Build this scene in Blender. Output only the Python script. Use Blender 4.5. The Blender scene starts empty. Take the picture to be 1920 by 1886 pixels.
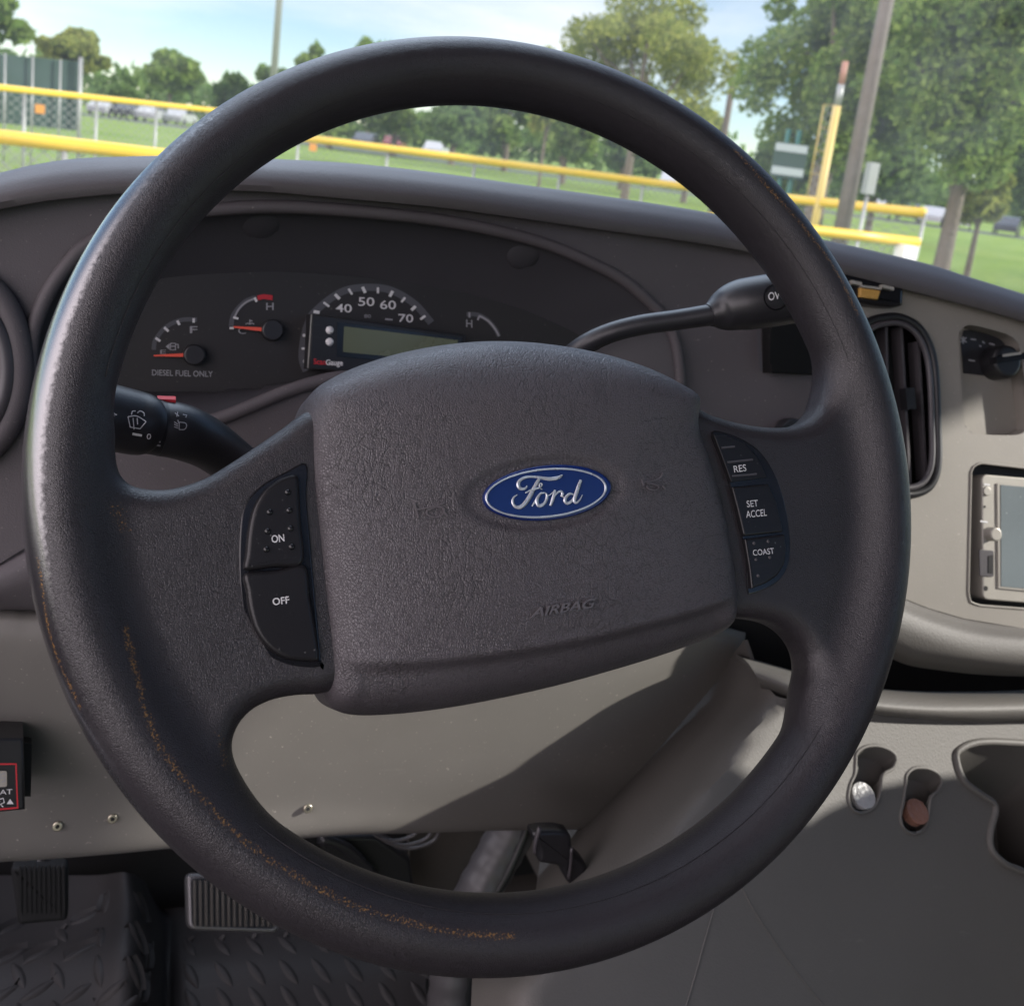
import bpy, bmesh, math, random
import numpy as np
from mathutils import Vector, Matrix
from mathutils.geometry import delaunay_2d_cdt
from mathutils.kdtree import KDTree

random.seed(7)
RNG = np.random.default_rng(11)
SC = bpy.context.scene
COL = SC.collection

# ------------------------------------------------------------------ camera frame
FPX, CX, CY = 1924.0, 960.0, 720.0            # focal length and principal point in photo pixels
ROLL, PITCH = math.radians(7.4), math.radians(12.8)
UPC = np.array([math.sin(ROLL) * math.cos(PITCH), math.cos(ROLL) * math.cos(PITCH), math.sin(PITCH)])
NC = np.array([0.354, 0.207, 0.912]); NC /= np.linalg.norm(NC)      # steering wheel axis seen from the camera
WC = np.array([0.0070, -0.0352, -0.4398])                           # wheel centre seen from the camera
BACK = NC - NC.dot(UPC) * UPC; BACK /= np.linalg.norm(BACK)
FWD = -BACK
RIGHT = np.cross(FWD, UPC)
M = np.stack([RIGHT, FWD, UPC])               # camera axes -> vehicle axes (x right, y forward, z up)
WHEEL = np.array([0.0, 0.0, 1.62])
CAM = WHEEL - M @ WC

cam_data = bpy.data.cameras.new("camera")
cam = bpy.data.objects.new("camera", cam_data); COL.objects.link(cam)
m4 = Matrix.Identity(4)
for i in range(3):
    for j in range(3):
        m4[i][j] = M[i][j]
    m4[i][3] = CAM[i]
cam.matrix_world = m4
cam_data.sensor_fit = 'HORIZONTAL'
cam_data.sensor_width = 36.0
cam_data.lens = 36.0 * FPX / 1920.0
cam_data.shift_y = -(943.0 - CY) / 1920.0
cam_data.clip_start = 0.02
cam_data.clip_end = 3000.0
cam_data.dof.use_dof = True
cam_data.dof.focus_distance = 0.45
cam_data.dof.aperture_fstop = cam_data.lens / 2.0
SC.camera = cam

# ------------------------------------------------------------------ world, sun, exposure
SUN_DIR = Vector((0.80, -0.35, 0.42)).normalized()     # towards the sun
world = bpy.data.worlds.new("World"); SC.world = world
world.use_nodes = True
wn = world.node_tree; wn.nodes.clear()
w_out = wn.nodes.new('ShaderNodeOutputWorld'); w_bg = wn.nodes.new('ShaderNodeBackground')
w_sky = wn.nodes.new('ShaderNodeTexSky'); w_sky.sky_type = 'NISHITA'; w_sky.sun_disc = False
w_sky.sun_elevation = math.asin(SUN_DIR.z)
w_sky.sun_rotation = math.atan2(SUN_DIR.x, SUN_DIR.y)
w_sky.air_density = 1.0; w_sky.dust_density = 0.0; w_sky.ozone_density = 2.0; w_sky.altitude = 1500.0
w_bg.inputs['Strength'].default_value = 0.115
# thin drifting cloud in the sky
w_tc = wn.nodes.new('ShaderNodeTexCoord'); w_map = wn.nodes.new('ShaderNodeMapping')
w_map.inputs['Scale'].default_value = (0.9, 0.9, 3.2); w_map.inputs['Rotation'].default_value = (0.05, 0.12, 0.4)
w_no = wn.nodes.new('ShaderNodeTexNoise'); w_no.inputs['Scale'].default_value = 1.7
w_no.inputs['Detail'].default_value = 6.0; w_no.inputs['Roughness'].default_value = 0.55; w_no.inputs['Distortion'].default_value = 0.4
w_cr = wn.nodes.new('ShaderNodeValToRGB')
w_cr.color_ramp.elements[0].position = 0.53; w_cr.color_ramp.elements[0].color = (0, 0, 0, 1)
w_cr.color_ramp.elements[1].position = 0.78; w_cr.color_ramp.elements[1].color = (1, 1, 1, 1)
w_mix = wn.nodes.new('ShaderNodeMix'); w_mix.data_type = 'RGBA'
w_mix.inputs['B'].default_value = (7.6, 7.4, 7.3, 1)
wn.links.new(w_tc.outputs['Generated'], w_map.inputs['Vector']); wn.links.new(w_map.outputs['Vector'], w_no.inputs['Vector'])
wn.links.new(w_no.outputs['Fac'], w_cr.inputs['Fac']); wn.links.new(w_cr.outputs['Color'], w_mix.inputs['Factor'])
wn.links.new(w_sky.outputs['Color'], w_mix.inputs['A'])
# unseen bright sky lobe, added left and behind to light the cab
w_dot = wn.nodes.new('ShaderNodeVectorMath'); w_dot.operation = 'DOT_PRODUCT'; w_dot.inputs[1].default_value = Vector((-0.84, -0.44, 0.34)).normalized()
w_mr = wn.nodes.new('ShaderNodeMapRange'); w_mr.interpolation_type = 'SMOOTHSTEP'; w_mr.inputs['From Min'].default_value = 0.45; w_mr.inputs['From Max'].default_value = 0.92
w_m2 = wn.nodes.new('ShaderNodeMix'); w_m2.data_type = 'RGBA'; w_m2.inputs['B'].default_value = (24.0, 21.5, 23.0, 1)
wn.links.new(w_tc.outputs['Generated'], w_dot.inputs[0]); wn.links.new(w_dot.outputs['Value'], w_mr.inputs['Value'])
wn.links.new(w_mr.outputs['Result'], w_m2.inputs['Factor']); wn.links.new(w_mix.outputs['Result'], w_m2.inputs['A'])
# and an unseen bright lobe added high ahead to light the hub top
w_dt = wn.nodes.new('ShaderNodeVectorMath'); w_dt.operation = 'DOT_PRODUCT'; w_dt.inputs[1].default_value = Vector((0.0, 0.62, 0.78)).normalized()
w_mt = wn.nodes.new('ShaderNodeMapRange'); w_mt.interpolation_type = 'SMOOTHSTEP'; w_mt.inputs['From Min'].default_value = 0.80; w_mt.inputs['From Max'].default_value = 0.97
w_m3 = wn.nodes.new('ShaderNodeMix'); w_m3.data_type = 'RGBA'; w_m3.inputs['B'].default_value = (18.0, 21.0, 26.0, 1)
wn.links.new(w_tc.outputs['Generated'], w_dt.inputs[0]); wn.links.new(w_dt.outputs['Value'], w_mt.inputs['Value'])
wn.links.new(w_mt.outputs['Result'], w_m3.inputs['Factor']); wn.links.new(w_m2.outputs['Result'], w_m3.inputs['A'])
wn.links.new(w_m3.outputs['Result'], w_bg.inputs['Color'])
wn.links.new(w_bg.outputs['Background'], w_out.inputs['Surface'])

sun_data = bpy.data.lights.new("sun", 'SUN'); sun_data.energy = 4.8; sun_data.angle = math.radians(1.2)
sun_data.color = (1.0, 0.95, 0.87)
sun = bpy.data.objects.new("sun", sun_data); COL.objects.link(sun)
sun.rotation_euler = SUN_DIR.to_track_quat('Z', 'Y').to_euler()

SC.view_settings.view_transform = 'Standard'; SC.view_settings.look = 'None'
SC.view_settings.exposure = 0.58; SC.view_settings.gamma = 1.0; SC.view_settings.use_curve_mapping = False
SC.render.engine = 'CYCLES'
SC.cycles.max_bounces = 8; SC.cycles.diffuse_bounces = 4; SC.cycles.glossy_bounces = 4
SC.cycles.transparent_max_bounces = 24; SC.cycles.use_denoising = True; SC.cycles.denoising_prefilter = 'ACCURATE'
SC.cycles.caustics_reflective = False; SC.cycles.caustics_refractive = False

# ------------------------------------------------------------------ geometry helpers
def nrm(v):
    v = np.asarray(v, float); return v / np.linalg.norm(v)

def ray(px, py):
    return M @ np.array([(px - CX) / FPX, -(py - CY) / FPX, -1.0])

class Plane:
    """A plane with a point, a facing normal and a height offset h along it."""
    def __init__(self, p, n):
        self.p = np.asarray(p, float); self.n = nrm(n)
    def at(self, px, py, h=0.0):
        d = ray(px, py)
        t = ((self.p + h * self.n - CAM) @ self.n) / (d @ self.n)
        return CAM + t * d
    def t(self, px, py):
        d = ray(px, py)
        return ((self.p - CAM) @ self.n) / (d @ self.n)

def AY(px, py, y):
    """the point seen at (px, py) that lies y metres forward of the wheel"""
    d = ray(px, py)
    return CAM + d * ((y - CAM[1]) / d[1])

def plane_through(px, py, y, n):
    return Plane(AY(px, py, y), n)

def cr(pts, n=8, closed=False):
    """Catmull-Rom through points (any dimension)"""
    P = np.asarray(pts, float); k = len(P); out = []
    rng = range(k) if closed else range(k - 1)
    for i in rng:
        if closed:
            a, b, c, d = P[(i - 1) % k], P[i], P[(i + 1) % k], P[(i + 2) % k]
        else:
            b, c = P[i], P[i + 1]
            a = P[i - 1] if i > 0 else 2 * b - c
            d = P[i + 2] if i + 2 < k else 2 * c - b
        for j in range(n):
            t = j / n
            out.append(0.5 * ((2 * b) + (c - a) * t + (2 * a - 5 * b + 4 * c - d) * t * t + (3 * b - a - 3 * c + d) * t ** 3))
    if not closed:
        out.append(P[-1])
    return np.array(out)

def resample(P, n, closed=False):
    P = np.asarray(P, float)
    Q = np.vstack([P, P[:1]]) if closed else P
    s = np.r_[0, np.cumsum(np.linalg.norm(np.diff(Q, axis=0), axis=1))]
    u = np.linspace(0, s[-1], n, endpoint=not closed)
    return np.stack([np.interp(u, s, Q[:, k]) for k in range(Q.shape[1])], 1)

ORI = {}
def tag(o, label=None, cat=None, group=None, kind=None):
    if label: o['label'] = label
    if cat: o['category'] = cat
    if group: o['group'] = group
    if kind: o['kind'] = kind
    return o

def thing(name, label, cat, loc, group=None, kind=None):
    o = bpy.data.objects.new(name, None); COL.objects.link(o)
    o.location = [float(v) for v in loc]; o.empty_display_size = 0.05
    ORI[o.name] = np.asarray(loc, float)
    return tag(o, label, cat, group, kind)

def mk(name, V, F, mat, parent=None, smooth=True, local=False, sharp=None):
    """link one mesh object; V in world metres unless local"""
    V = np.asarray(V, float)
    org = np.zeros(3)
    if parent is not None and not local:
        org = ORI[parent.name]
    me = bpy.data.meshes.new(name)
    me.from_pydata((V - org).tolist(), [], [list(map(int, f)) for f in F])
    if isinstance(mat, (list, tuple)):
        for m in mat: me.materials.append(m)
    else:
        me.materials.append(mat)
    if smooth:
        me.polygons.foreach_set('use_smooth', [True] * len(me.polygons))
        if sharp is not None:
            me.set_sharp_from_angle(angle=math.radians(sharp))
    me.update()
    o = bpy.data.objects.new(name, me); COL.objects.link(o)
    if parent is not None: o.parent = parent
    ORI[o.name] = org
    return o

def grid_faces(r, c, close_c=False, close_r=False):
    F = []
    for i in range(r if close_r else r - 1):
        for j in range(c if close_c else c - 1):
            i2, j2 = (i + 1) % r, (j + 1) % c
            F.append((i * c + j, i * c + j2, i2 * c + j2, i2 * c + j))
    return F

def patch_pts(rows, nr=6, nc=6):
    """rows of world control points (equal counts) -> dense smooth grid"""
    R = [cr(r, nc) for r in rows]
    c = len(R[0])
    cols = [cr([R[i][j] for i in range(len(R))], nr) for j in range(c)]
    r = len(cols[0])
    V = np.array([cols[j][i] for i in range(r) for j in range(c)])
    return V, r, c

def face_cam(V, F):
    """flip faces so that they look at the camera on average"""
    V = np.asarray(V)
    s = 0.0
    for f in F[:: max(1, len(F) // 200)]:
        a, b, c = V[f[0]], V[f[1]], V[f[2]]
        s += np.cross(b - a, c - a) @ (CAM - a)
    return F if s > 0 else [tuple(reversed(f)) for f in F]

def patch(name, rows, mat, parent=None, nr=6, nc=6, thick=0.003, **kw):
    V, r, c = patch_pts(rows, nr, nc)
    F = face_cam(V, grid_faces(r, c))
    o = mk(name, V, F, mat, parent, **kw)
    if thick: solid(o, thick)
    return o

def solid(o, t):
    m = o.modifiers.new('thickness', 'SOLIDIFY'); m.thickness = t; m.offset = -1.0
    e = o.modifiers.new('crisp edges', 'EDGE_SPLIT'); e.split_angle = math.radians(50)

def rows_y(rows):
    return [[AY(*p) for p in r] for r in rows]

def in_poly(P, poly):
    P = np.asarray(P, float); poly = np.asarray(poly, float)
    x, y = P[:, 0], P[:, 1]; ins = np.zeros(len(P), bool)
    j = len(poly) - 1
    for i in range(len(poly)):
        xi, yi = poly[i]; xj, yj = poly[j]
        c = ((yi > y) != (yj > y)) & (x < (xj - xi) * (y - yi) / (yj - yi + 1e-12) + xi)
        ins ^= c; j = i
    return ins

def sd_poly(P, poly):
    """signed distance, negative inside"""
    P = np.asarray(P, float); poly = np.asarray(poly, float)
    d = np.full(len(P), 1e18)
    for i in range(len(poly)):
        a = poly[i]; e = poly[(i + 1) % len(poly)] - a
        w = P - a
        t = np.clip((w @ e) / (e @ e + 1e-18), 0, 1)
        q = w - t[:, None] * e
        d = np.minimum(d, (q * q).sum(1))
    d = np.sqrt(d)
    return np.where(in_poly(P, poly), -d, d)

def cdt_sheet(outline, holes, spacing):
    """2-D triangulation of an outline with holes; returns points, faces"""
    pts = []; edges = []
    def cut(loop):
        L = [np.asarray(p, float) for p in loop]; out = []
        for p, q in zip(L, L[1:] + L[:1]):
            m = max(1, int(np.linalg.norm(q - p) / (spacing * 1.5)))
            out += [p + (q - p) * i / m for i in range(m)]
        return out
    outline = cut(outline); holes = [cut(h) for h in holes]
    for loop in [outline] + list(holes):
        s = len(pts); k = len(loop)
        pts += [tuple(p) for p in loop]
        edges += [(s + i, s + (i + 1) % k) for i in range(k)]
    O = np.asarray(outline)
    lo, hi = O.min(0), O.max(0)
    gx, gy = np.meshgrid(np.arange(lo[0] + spacing / 2, hi[0], spacing), np.arange(lo[1] + spacing / 2, hi[1], spacing))
    G = np.stack([gx.ravel(), gy.ravel()], 1)
    keep = sd_poly(G, O) < -spacing * 0.45
    for h in holes: keep &= sd_poly(G, h) > spacing * 0.45
    pts += [tuple(p) for p in G[keep]]
    r = delaunay_2d_cdt([Vector(p) for p in pts], edges, [], 0, 1e-5)
    P = np.array([(v.x, v.y) for v in r[0]])
    F = [tuple(f) for f in r[2]]
    C = np.array([P[list(f)].mean(0) for f in F])
    keep = in_poly(C, outline)
    for h in holes: keep &= ~in_poly(C, h)
    return P, [f for f, k in zip(F, keep) if k]

def sheet(name, outline, holes, at, mat, parent=None, spacing=24, thick=0.003, **kw):
    """sheet of an outline traced in photo pixels, laid on the surface at(px, py)"""
    P, F = cdt_sheet(outline, holes, spacing)
    V = np.array([at(*p) for p in P])
    o = mk(name, V, face_cam(V, F), mat, parent, **kw)
    if thick: solid(o, thick)
    return o

def tube(path, rad, seg=14, cap=True):
    """tube along a 3-D path with one radius per point (or (a, b, axis) not needed)"""
    P = np.asarray(path, float); n = len(P)
    rad = np.full(n, rad) if np.isscalar(rad) else np.asarray(rad, float)
    T = np.gradient(P, axis=0); T /= np.linalg.norm(T, axis=1)[:, None]
    u = np.cross(T[0], [0, 0, 1.0])
    if np.linalg.norm(u) < 1e-3: u = np.cross(T[0], [1.0, 0, 0])
    u = nrm(u); V = []
    for i in range(n):
        u = nrm(u - (u @ T[i]) * T[i]); v = np.cross(T[i], u)
        for k in range(seg):
            a = 2 * math.pi * k / seg
            V.append(P[i] + rad[i] * (math.cos(a) * u + math.sin(a) * v))
    F = [tuple(reversed(f)) for f in grid_faces(n, seg, close_c=True)]
    if cap:
        F.append(tuple(range(seg))); F.append(tuple(reversed(range((n - 1) * seg, n * seg))))
    return np.array(V), F

def ring_tube(path, rad, seg=10):
    """closed tube"""
    P = np.asarray(path, float); n = len(P)
    T = np.roll(P, -1, 0) - np.roll(P, 1, 0); T /= np.linalg.norm(T, axis=1)[:, None]
    V = []
    c = P.mean(0)
    A = nrm(np.linalg.svd(P - c)[2][2])
    for i in range(n):
        u = nrm(np.cross(T[i], A)); v = np.cross(T[i], u)
        for k in range(seg):
            a = 2 * math.pi * k / seg
            V.append(P[i] + rad * (math.cos(a) * u + math.sin(a) * v))
    return np.array(V), grid_faces(n, seg, close_c=True, close_r=True)

def join(parts):
    V = []; F = []; s = 0
    for v, f in parts:
        V.append(np.asarray(v, float)); F += [tuple(i + s for i in g) for g in f]; s += len(v)
    return np.vstack(V), F

def box(c, ex, ey, ez):
    c, ex, ey, ez = (np.asarray(v, float) for v in (c, ex, ey, ez))
    V = [c + a * ex + b * ey + d * ez for d in (-1, 1) for b in (-1, 1) for a in (-1, 1)]
    F = [(0, 2, 3, 1), (4, 5, 7, 6), (0, 1, 5, 4), (2, 6, 7, 3), (0, 4, 6, 2), (1, 3, 7, 5)]
    return np.array(V), F

def wbox(x0, x1, y0, y1, z0, z1):
    return box(((x0 + x1) / 2, (y0 + y1) / 2, (z0 + z1) / 2), ((x1 - x0) / 2, 0, 0), (0, (y1 - y0) / 2, 0), (0, 0, (z1 - z0) / 2))

def frame_of(n):
    n = nrm(n); u = np.cross([0, 0, 1.0], n)
    if np.linalg.norm(u) < 1e-6: u = np.array([1.0, 0, 0])
    u = nrm(u); return u, np.cross(n, u), n

def slab(outline3, n, t, bevel=0.0, seg=3, sink=0.0):
    """prism on a planar outline (world points), raised t along n, with a rounded top edge"""
    u, v, n = frame_of(n)
    O = np.asarray(outline3, float); o0 = O.mean(0)
    P = np.stack([(O - o0) @ u, (O - o0) @ v], 1)
    area = 0.5 * np.sum(P[:, 0] * np.roll(P[:, 1], -1) - np.roll(P[:, 0], -1) * P[:, 1])
    if area < 0: P = P[::-1]
    k = len(P)
    e = np.roll(P, -1, 0) - P; e /= (np.linalg.norm(e, axis=1)[:, None] + 1e-12)
    nm = np.stack([e[:, 1], -e[:, 0]], 1); vn = nm + np.roll(nm, 1, 0)
    vn /= (np.linalg.norm(vn, axis=1)[:, None] + 1e-12)
    rings = [(0.0, -sink), (0.0, t - bevel)]
    for i in range(1, seg + 1):
        a = math.pi / 2 * i / seg
        rings.append((bevel * (1 - math.cos(a)), t - bevel + bevel * math.sin(a)))
    rings.append((bevel * 1.22, t))
    if bevel <= 0: rings = [(0.0, -sink), (0.0, t)]
    V = []
    for ins, z in rings:
        Q = P - vn * ins
        for q in Q: V.append(o0 + q[0] * u + q[1] * v + z * n)
    r = len(rings)
    F = grid_faces(r, k, close_c=True)
    F.append(tuple(range((r - 1) * k, r * k)))
    F.append(tuple(reversed(range(k))))
    return np.array(V), F

def disc(c, n, r, t, bevel=0.0, k=32, seg=3):
    u, v, n = frame_of(n); c = np.asarray(c, float)
    O = [c + r * (math.cos(2 * math.pi * i / k) * u + math.sin(2 * math.pi * i / k) * v) for i in range(k)]
    return slab(O, n, t, bevel, seg)

def dome(c, n, r, h, k=14, rings=5):
    u, v, n = frame_of(n); c = np.asarray(c, float); V = []
    for i in range(rings):
        a = math.pi / 2 * i / rings
        for j in range(k):
            b = 2 * math.pi * j / k
            V.append(c + r * math.cos(a) * (math.cos(b) * u + math.sin(b) * v) + h * math.sin(a) * n)
    F = grid_faces(rings, k, close_c=True)
    V.append(c + h * n); top = len(V) - 1
    for j in range(k): F.append(((rings - 1) * k + j, (rings - 1) * k + (j + 1) % k, top))
    return np.array(V), F

def rrect(p00, p10, p11, p01, r=0.25, k=5):
    """rounded quad from four corners (in order); r = corner share of the short side"""
    C = [np.asarray(p, float) for p in (p00, p10, p11, p01)]
    out = []
    L = min(np.linalg.norm(C[i] - C[(i + 1) % 4]) for i in range(4)) * r
    for i in range(4):
        a, b, c = C[i - 1], C[i], C[(i + 1) % 4]
        s, e = b + nrm(a - b) * L, b + nrm(c - b) * L
        for j in range(k + 1):
            t = j / k
            out.append((1 - t) ** 2 * s + 2 * t * (1 - t) * b + t * t * e)
    return np.array(out)

def ribbon(path2, w):
    """2-D polyline with widths -> outline quads in 2-D"""
    P = np.asarray(path2, float); n = len(P)
    w = np.full(n, w) if np.isscalar(w) else np.asarray(w, float)
    T = np.gradient(P, axis=0); T /= (np.linalg.norm(T, axis=1)[:, None] + 1e-9)
    N = np.stack([-T[:, 1], T[:, 0]], 1)
    V = np.vstack([P + N * w[:, None] / 2, P - N * w[:, None] / 2])
    F = [(i, i + 1, n + i + 1, n + i) for i in range(n - 1)]
    return V, F

def strokes(at, paths, w, lift, thick=0.0):
    """flat strokes traced in photo pixels, on the surface at(px, py, h)"""
    Vs = []; Fs = []; s = 0
    for i, p in enumerate(paths):
        p = np.asarray(p, float)
        ww = p[:, 2] if p.shape[1] > 2 else w
        V2, F = ribbon(p[:, :2], ww)
        h = lift + 0.00002 * i
        Vs += [at(q[0], q[1], h) for q in V2]
        Fs += [tuple(a + s for a in f) for f in F]; s += len(V2)
    V = np.array(Vs)
    return V, face_each(V, Fs)

def face_each(V, F):
    out = []
    for f in F:
        a, b, c = V[f[0]], V[f[1]], V[f[2]]
        out.append(f if np.cross(b - a, c - a) @ (CAM - a) > 0 else tuple(reversed(f)))
    return out

_fc = {}
def text_mesh(s, bold=0.0, shear=0.0):
    key = (s, bold, shear)
    if key not in _fc:
        cu = bpy.data.curves.new('lettering', 'FONT'); cu.body = s; cu.offset = bold; cu.shear = shear
        cu.resolution_u = 4
        o = bpy.data.objects.new('lettering', cu); COL.objects.link(o)
        dg = bpy.context.evaluated_depsgraph_get()
        me = o.evaluated_get(dg).to_mesh()
        V = np.array([v.co[:2] for v in me.vertices]); F = [tuple(p.vertices) for p in me.polygons]
        o.evaluated_get(dg).to_mesh_clear()
        bpy.data.objects.remove(o); bpy.data.curves.remove(cu)
        V -= V.min(0); V /= V.max(0)
        _fc[key] = (V, F)
    return _fc[key]

def text_px(at, s, p0, p1, ptop, lift, bold=0.0, shear=0.0):
    """lettering whose box runs from p0 (bottom left) to p1 (bottom right) and up to ptop (top left), in photo pixels"""
    V, F = text_mesh(s, bold, shear)
    p0, p1, pt = (np.asarray(p, float) for p in (p0, p1, ptop))
    Q = p0 + V[:, :1] * (p1 - p0) + V[:, 1:] * (pt - p0)
    W = np.array([at(q[0], q[1], lift) for q in Q])
    return W, face_each(W, F)

def raised(V, F, n, t):
    """give flat lettering a thickness t along n"""
    V = np.asarray(V); k = len(V); n = np.asarray(n)
    cnt = {}
    for f in F:
        for i in range(len(f)):
            a, b = f[i], f[(i + 1) % len(f)]
            cnt[(a, b)] = cnt.get((a, b), 0) + 1
    side = [(a, b, b + k, a + k) for (a, b) in cnt if (b, a) not in cnt]
    return np.vstack([V, V + t * n]), [tuple(i + k for i in f) for f in F] + side

# ------------------------------------------------------------------ materials
def mat_new(name):
    m = bpy.data.materials.new(name); m.use_nodes = True
    nt = m.node_tree
    return m, nt, nt.nodes['Principled BSDF'], nt.nodes['Material Output']

def N(nt, t, **kw):
    n = nt.nodes.new(t)
    for k, v in kw.items():
        if k.startswith('i_'): n.inputs[k[2:].replace('_', ' ')].default_value = v
        else: setattr(n, k, v)
    return n

def plain(name, col, rough=0.5, metal=0.0, spec=0.5, emit=None):
    m, nt, b, o = mat_new(name)
    b.inputs['Base Color'].default_value = (*col, 1); b.inputs['Roughness'].default_value = rough
    b.inputs['Metallic'].default_value = metal; b.inputs['Specular IOR Level'].default_value = spec
    # faint unevenness so that no surface is perfectly uniform
    tc = N(nt, 'ShaderNodeTexCoord'); no = N(nt, 'ShaderNodeTexNoise', i_Scale=60.0, i_Detail=4.0)
    mr = N(nt, 'ShaderNodeMapRange'); mr.inputs['To Min'].default_value = max(0.02, rough - 0.06); mr.inputs['To Max'].default_value = rough + 0.08
    nt.links.new(tc.outputs['Object'], no.inputs['Vector']); nt.links.new(no.outputs['Fac'], mr.inputs['Value'])
    nt.links.new(mr.outputs['Result'], b.inputs['Roughness'])
    return m

def grained(name, col, rough=0.5, scale=1500.0, bump=0.25, dist=0.0004, var=0.18, spec=0.5, dust=None):
    """moulded plastic with a fine grain, slight tone drift and a little dust"""
    m, nt, b, o = mat_new(name)
    tc = N(nt, 'ShaderNodeTexCoord')
    vo = N(nt, 'ShaderNodeTexVoronoi', i_Scale=scale); vo.feature = 'SMOOTH_F1'
    no = N(nt, 'ShaderNodeTexNoise', i_Scale=scale * 0.6, i_Detail=3.0)
    bg = N(nt, 'ShaderNodeTexNoise', i_Scale=9.0, i_Detail=5.0, i_Roughness=0.6)
    for n in (vo, no, bg): nt.links.new(tc.outputs['Object'], n.inputs['Vector'])
    add = N(nt, 'ShaderNodeMath', operation='ADD')
    nt.links.new(vo.outputs['Distance'], add.inputs[0]); nt.links.new(no.outputs['Fac'], add.inputs[1])
    bp = N(nt, 'ShaderNodeBump', i_Strength=bump, i_Distance=dist)
    nt.links.new(add.outputs[0], bp.inputs['Height']); nt.links.new(bp.outputs['Normal'], b.inputs['Normal'])
    mx = N(nt, 'ShaderNodeMix', data_type='RGBA')
    mx.inputs['A'].default_value = (*[c * (1 - var) for c in col], 1); mx.inputs['B'].default_value = (*[c * (1 + var) for c in col], 1)
    nt.links.new(bg.outputs['Fac'], mx.inputs['Factor'])
    src = mx.outputs['Result']
    if dust:
        sp = N(nt, 'ShaderNodeTexNoise', i_Scale=420.0, i_Detail=2.0)
        rm = N(nt, 'ShaderNodeValToRGB'); rm.color_ramp.elements[0].position = 0.70; rm.color_ramp.elements[1].position = 0.78
        nt.links.new(tc.outputs['Object'], sp.inputs['Vector']); nt.links.new(sp.outputs['Fac'], rm.inputs['Fac'])
        m2 = N(nt, 'ShaderNodeMix', data_type='RGBA'); m2.inputs['B'].default_value = (*dust, 1)
        nt.links.new(src, m2.inputs['A']); nt.links.new(rm.outputs['Color'], m2.inputs['Factor']); src = m2.outputs['Result']
    sm = N(nt, 'ShaderNodeMapping'); sm.inputs['Scale'].default_value = (18.0, 160.0, 60.0); sm.inputs['Rotation'].default_value = (0.3, 0.7, 0.5)
    sn = N(nt, 'ShaderNodeTexNoise', i_Scale=1.0, i_Detail=4.0, i_Roughness=0.7); sr = N(nt, 'ShaderNodeMapRange')
    sr.inputs['From Min'].default_value = 0.66; sr.inputs['From Max'].default_value = 0.76; sr.inputs['To Max'].default_value = 0.35
    nt.links.new(tc.outputs['Object'], sm.inputs['Vector']); nt.links.new(sm.outputs['Vector'], sn.inputs['Vector']); nt.links.new(sn.outputs['Fac'], sr.inputs['Value'])
    m4_ = N(nt, 'ShaderNodeMix', data_type='RGBA'); m4_.inputs['B'].default_value = (*[min(1, c * 1.5 + 0.01) for c in col], 1)
    nt.links.new(src, m4_.inputs['A']); nt.links.new(sr.outputs['Result'], m4_.inputs['Factor']); src = m4_.outputs['Result']
    nt.links.new(src, b.inputs['Base Color'])
    mr = N(nt, 'ShaderNodeMapRange'); mr.inputs['To Min'].default_value = rough - 0.07; mr.inputs['To Max'].default_value = rough + 0.07
    nt.links.new(bg.outputs['Fac'], mr.inputs['Value']); nt.links.new(mr.outputs['Result'], b.inputs['Roughness'])
    b.inputs['Specular IOR Level'].default_value = spec
    return m

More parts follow.
